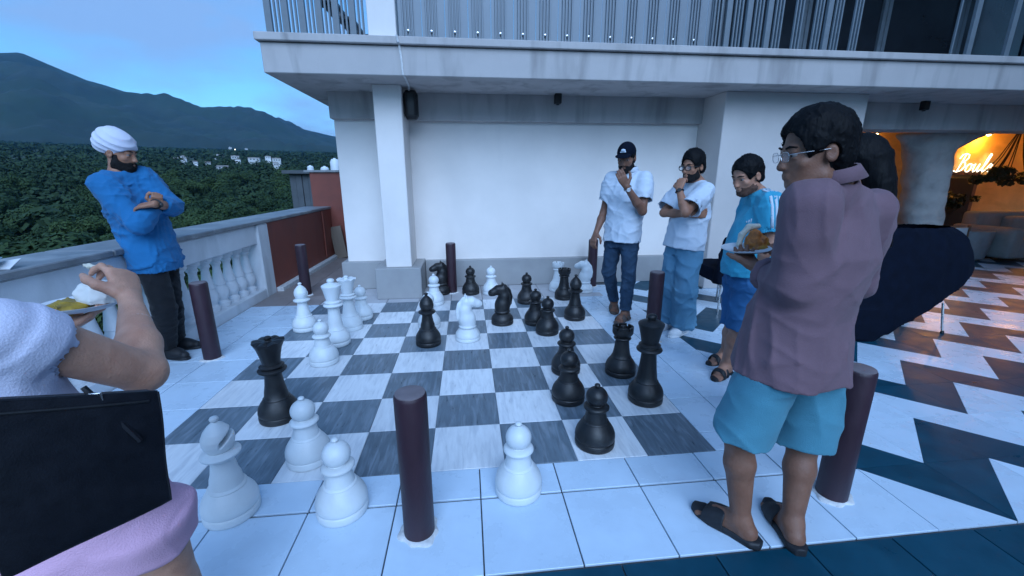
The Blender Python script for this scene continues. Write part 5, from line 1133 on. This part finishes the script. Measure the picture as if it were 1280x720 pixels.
# her plate
PC=dep(106,381,1.265); pl=empty('dinner_plate',PC); MB().lathe([(.03,-.012),(.07,-.010),(.108,.006),(.112,.012),(.109,.012),(.072,-.004),(.02,-.006)],36).build('dish',M_ceram,pl,50); tag(pl,'pale plate with yellow curry and rice held by the near woman','plate')
v=Vol((-.11,-.1,-.01),(.11,.1,.06),.005); v.el((-.035,-.02,.0),(.062,.055,.022),None,.01); v.wr(.004,.03,4); o=link('curry',v.mesh('curry'),M_food1,None,PC); f_=empty('curry_helping',PC); o.parent=f_; o.location=(0,0,0); tag(f_,'yellow curry spread on the near woman\'s plate','food')
v=Vol((-.11,-.1,-.01),(.11,.1,.12),.005); v.loft([(.03,.01,.0),(.03,.01,.03),(.032,.015,.065)],(1,0,0),[(.045,.035),(.046,.036),(.036,.03)],k=0,ex=3); v.wr(.004,.05,6); f_=empty('paper_cup',PC); link('cup',v.mesh('cup'),M_paper,f_); MB().lathe([(.030,.062),(.034,.066),(.031,.070),(.01,.071)],18,(.032,.015,0)).build('rim',M_paper,f_,40); tag(f_,'crumpled pale paper cup standing on the near woman\'s plate','cup')
# her bag
bgc=[dep(197,490,.76),dep(213,624,.72),dep(8,724,.54),dep(-70,506,.55)]
nb=(bgc[1]-bgc[0]).cross(bgc[3]-bgc[0]).normalized()
if nb.dot(CAM-bgc[0])<0: nb=-nb
bag=empty('shoulder_bag',sum(bgc,Vector())/4); tag(bag,'large black leather shoulder bag hanging from the near woman\'s arm','bag')
m=MB(); n=14; gv=[]
for j in range(n+1):
    for i in range(n+1):
        s_,t_=i/n,j/n; q=(bgc[0]*(1-s_)+bgc[1]*s_)*(1-t_)+(bgc[3]*(1-s_)+bgc[2]*s_)*t_; bul=(math.sin(math.pi*s_)*math.sin(math.pi*t_))**.6*.014+.004*math.sin(7*s_+5*t_); gv.append(q+nb*bul)
gv2=[q-nb*(.05+.028*(math.sin(math.pi*(i%(n+1))/n)*math.sin(math.pi*(i//(n+1))/n))**.6) for i,q in enumerate(gv)]
N1=(n+1)**2; fs=[]
for j in range(n):
    for i in range(n): a=j*(n+1)+i; fs.append((a,a+1,a+n+2,a+n+1)); fs.append((N1+a,N1+a+n+1,N1+a+n+2,N1+a+1))
ring=[i for i in range(n+1)]+[(j+1)*(n+1)-1 for j in range(1,n+1)]+[n*(n+1)+i for i in range(n-1,-1,-1)]+[j*(n+1) for j in range(n-1,0,-1)]
for a,b in zip(ring,ring[1:]+ring[:1]): fs.append((a,b,N1+b,N1+a))
m.add(gv+gv2,fs); o=m.build('panel',LEA,bag,50); o.location=-bag.location
rim=[gv[i]-nb*.003 for i in ring]+[gv[ring[0]]-nb*.003]; m=MB(); m.tube(rim,.0036,6); o=m.build('piping',LEA,bag,40); o.location=-bag.location
zp=[gv[j*(n+1)+1]+nb*.001 for j in range(1,n)]; m=MB(); m.tube(zp,.0026,6); o=m.build('zip',M_black_metal,bag,40); o.location=-bag.location
def bl(px,py,d,up=.010): return dep(px,py,d)+nb*up
m=MB(); m.tube([bl(104,484,.69,.0),bl(118,499,.695,.010),bl(145,524,.703,.013),bl(172,550,.71,.012)],[.005,.006,.006,.005],6); o=m.build('strap',LEA,bag,40); o.location=-bag.location
m=MB(); m.tube([bl(107,492,.69,.016),bl(121,490,.695,.016),bl(125,501,.695,.016),bl(111,503,.69,.016),bl(107,492,.69,.016)],.0022,6); o=m.build('buckle',M_chrome,bag,40); o.location=-bag.location

# things left on the rail
rl=gnd(18,318,.99); tr=empty('serving_tray',(-1.02,.72,.987)); tag(tr,'steel covered dish on a dark tray left on the balustrade coping','serving dish')
MB().lathe([(.10,0),(.13,.05),(.12,.06)],24).build('tray',M_black_pl,tr,40); MB().lathe([(.14,.058),(.15,.063),(.085,.07),(.075,.085),(.04,.098),(.005,.1)],28).build('cover',M_chrome,tr,40)
nk_=empty('paper_napkin',(-.90,.80,.988)); MB().add([(-.06,-.05,.002),(.07,-.04,.004),(.05,.06,.05),(-.05,.05,.035)],[(0,1,2,3)]).add([(-.06,-.05,0),(.07,-.04,0),(.05,.06,.046),(-.05,.05,.031)],[(3,2,1,0)]).build('sheet',M_ceram,nk_); tag(nk_,'white paper napkin beside the covered dish on the coping','napkin')
# ================================================================== haze
M_haze=bpy.data.materials.new('haze'); M_haze.use_nodes=True; t=M_haze.node_tree; t.nodes.clear()
pv=t.nodes.new('ShaderNodeVolumePrincipled'); pv.inputs['Color'].default_value=(.16,.52,.95,1); pv.inputs['Density'].default_value=.000065; pv.inputs['Anisotropy'].default_value=0.
mo=t.nodes.new('ShaderNodeOutputMaterial'); t.links.new(pv.outputs[0],mo.inputs['Volume'])
hz=MB().box(-7200,7200,-7200,7200,-26,780).build('haze',M_haze); tag(hz,'thin blue dusk haze over the valley and hills','haze',None,'stuff')
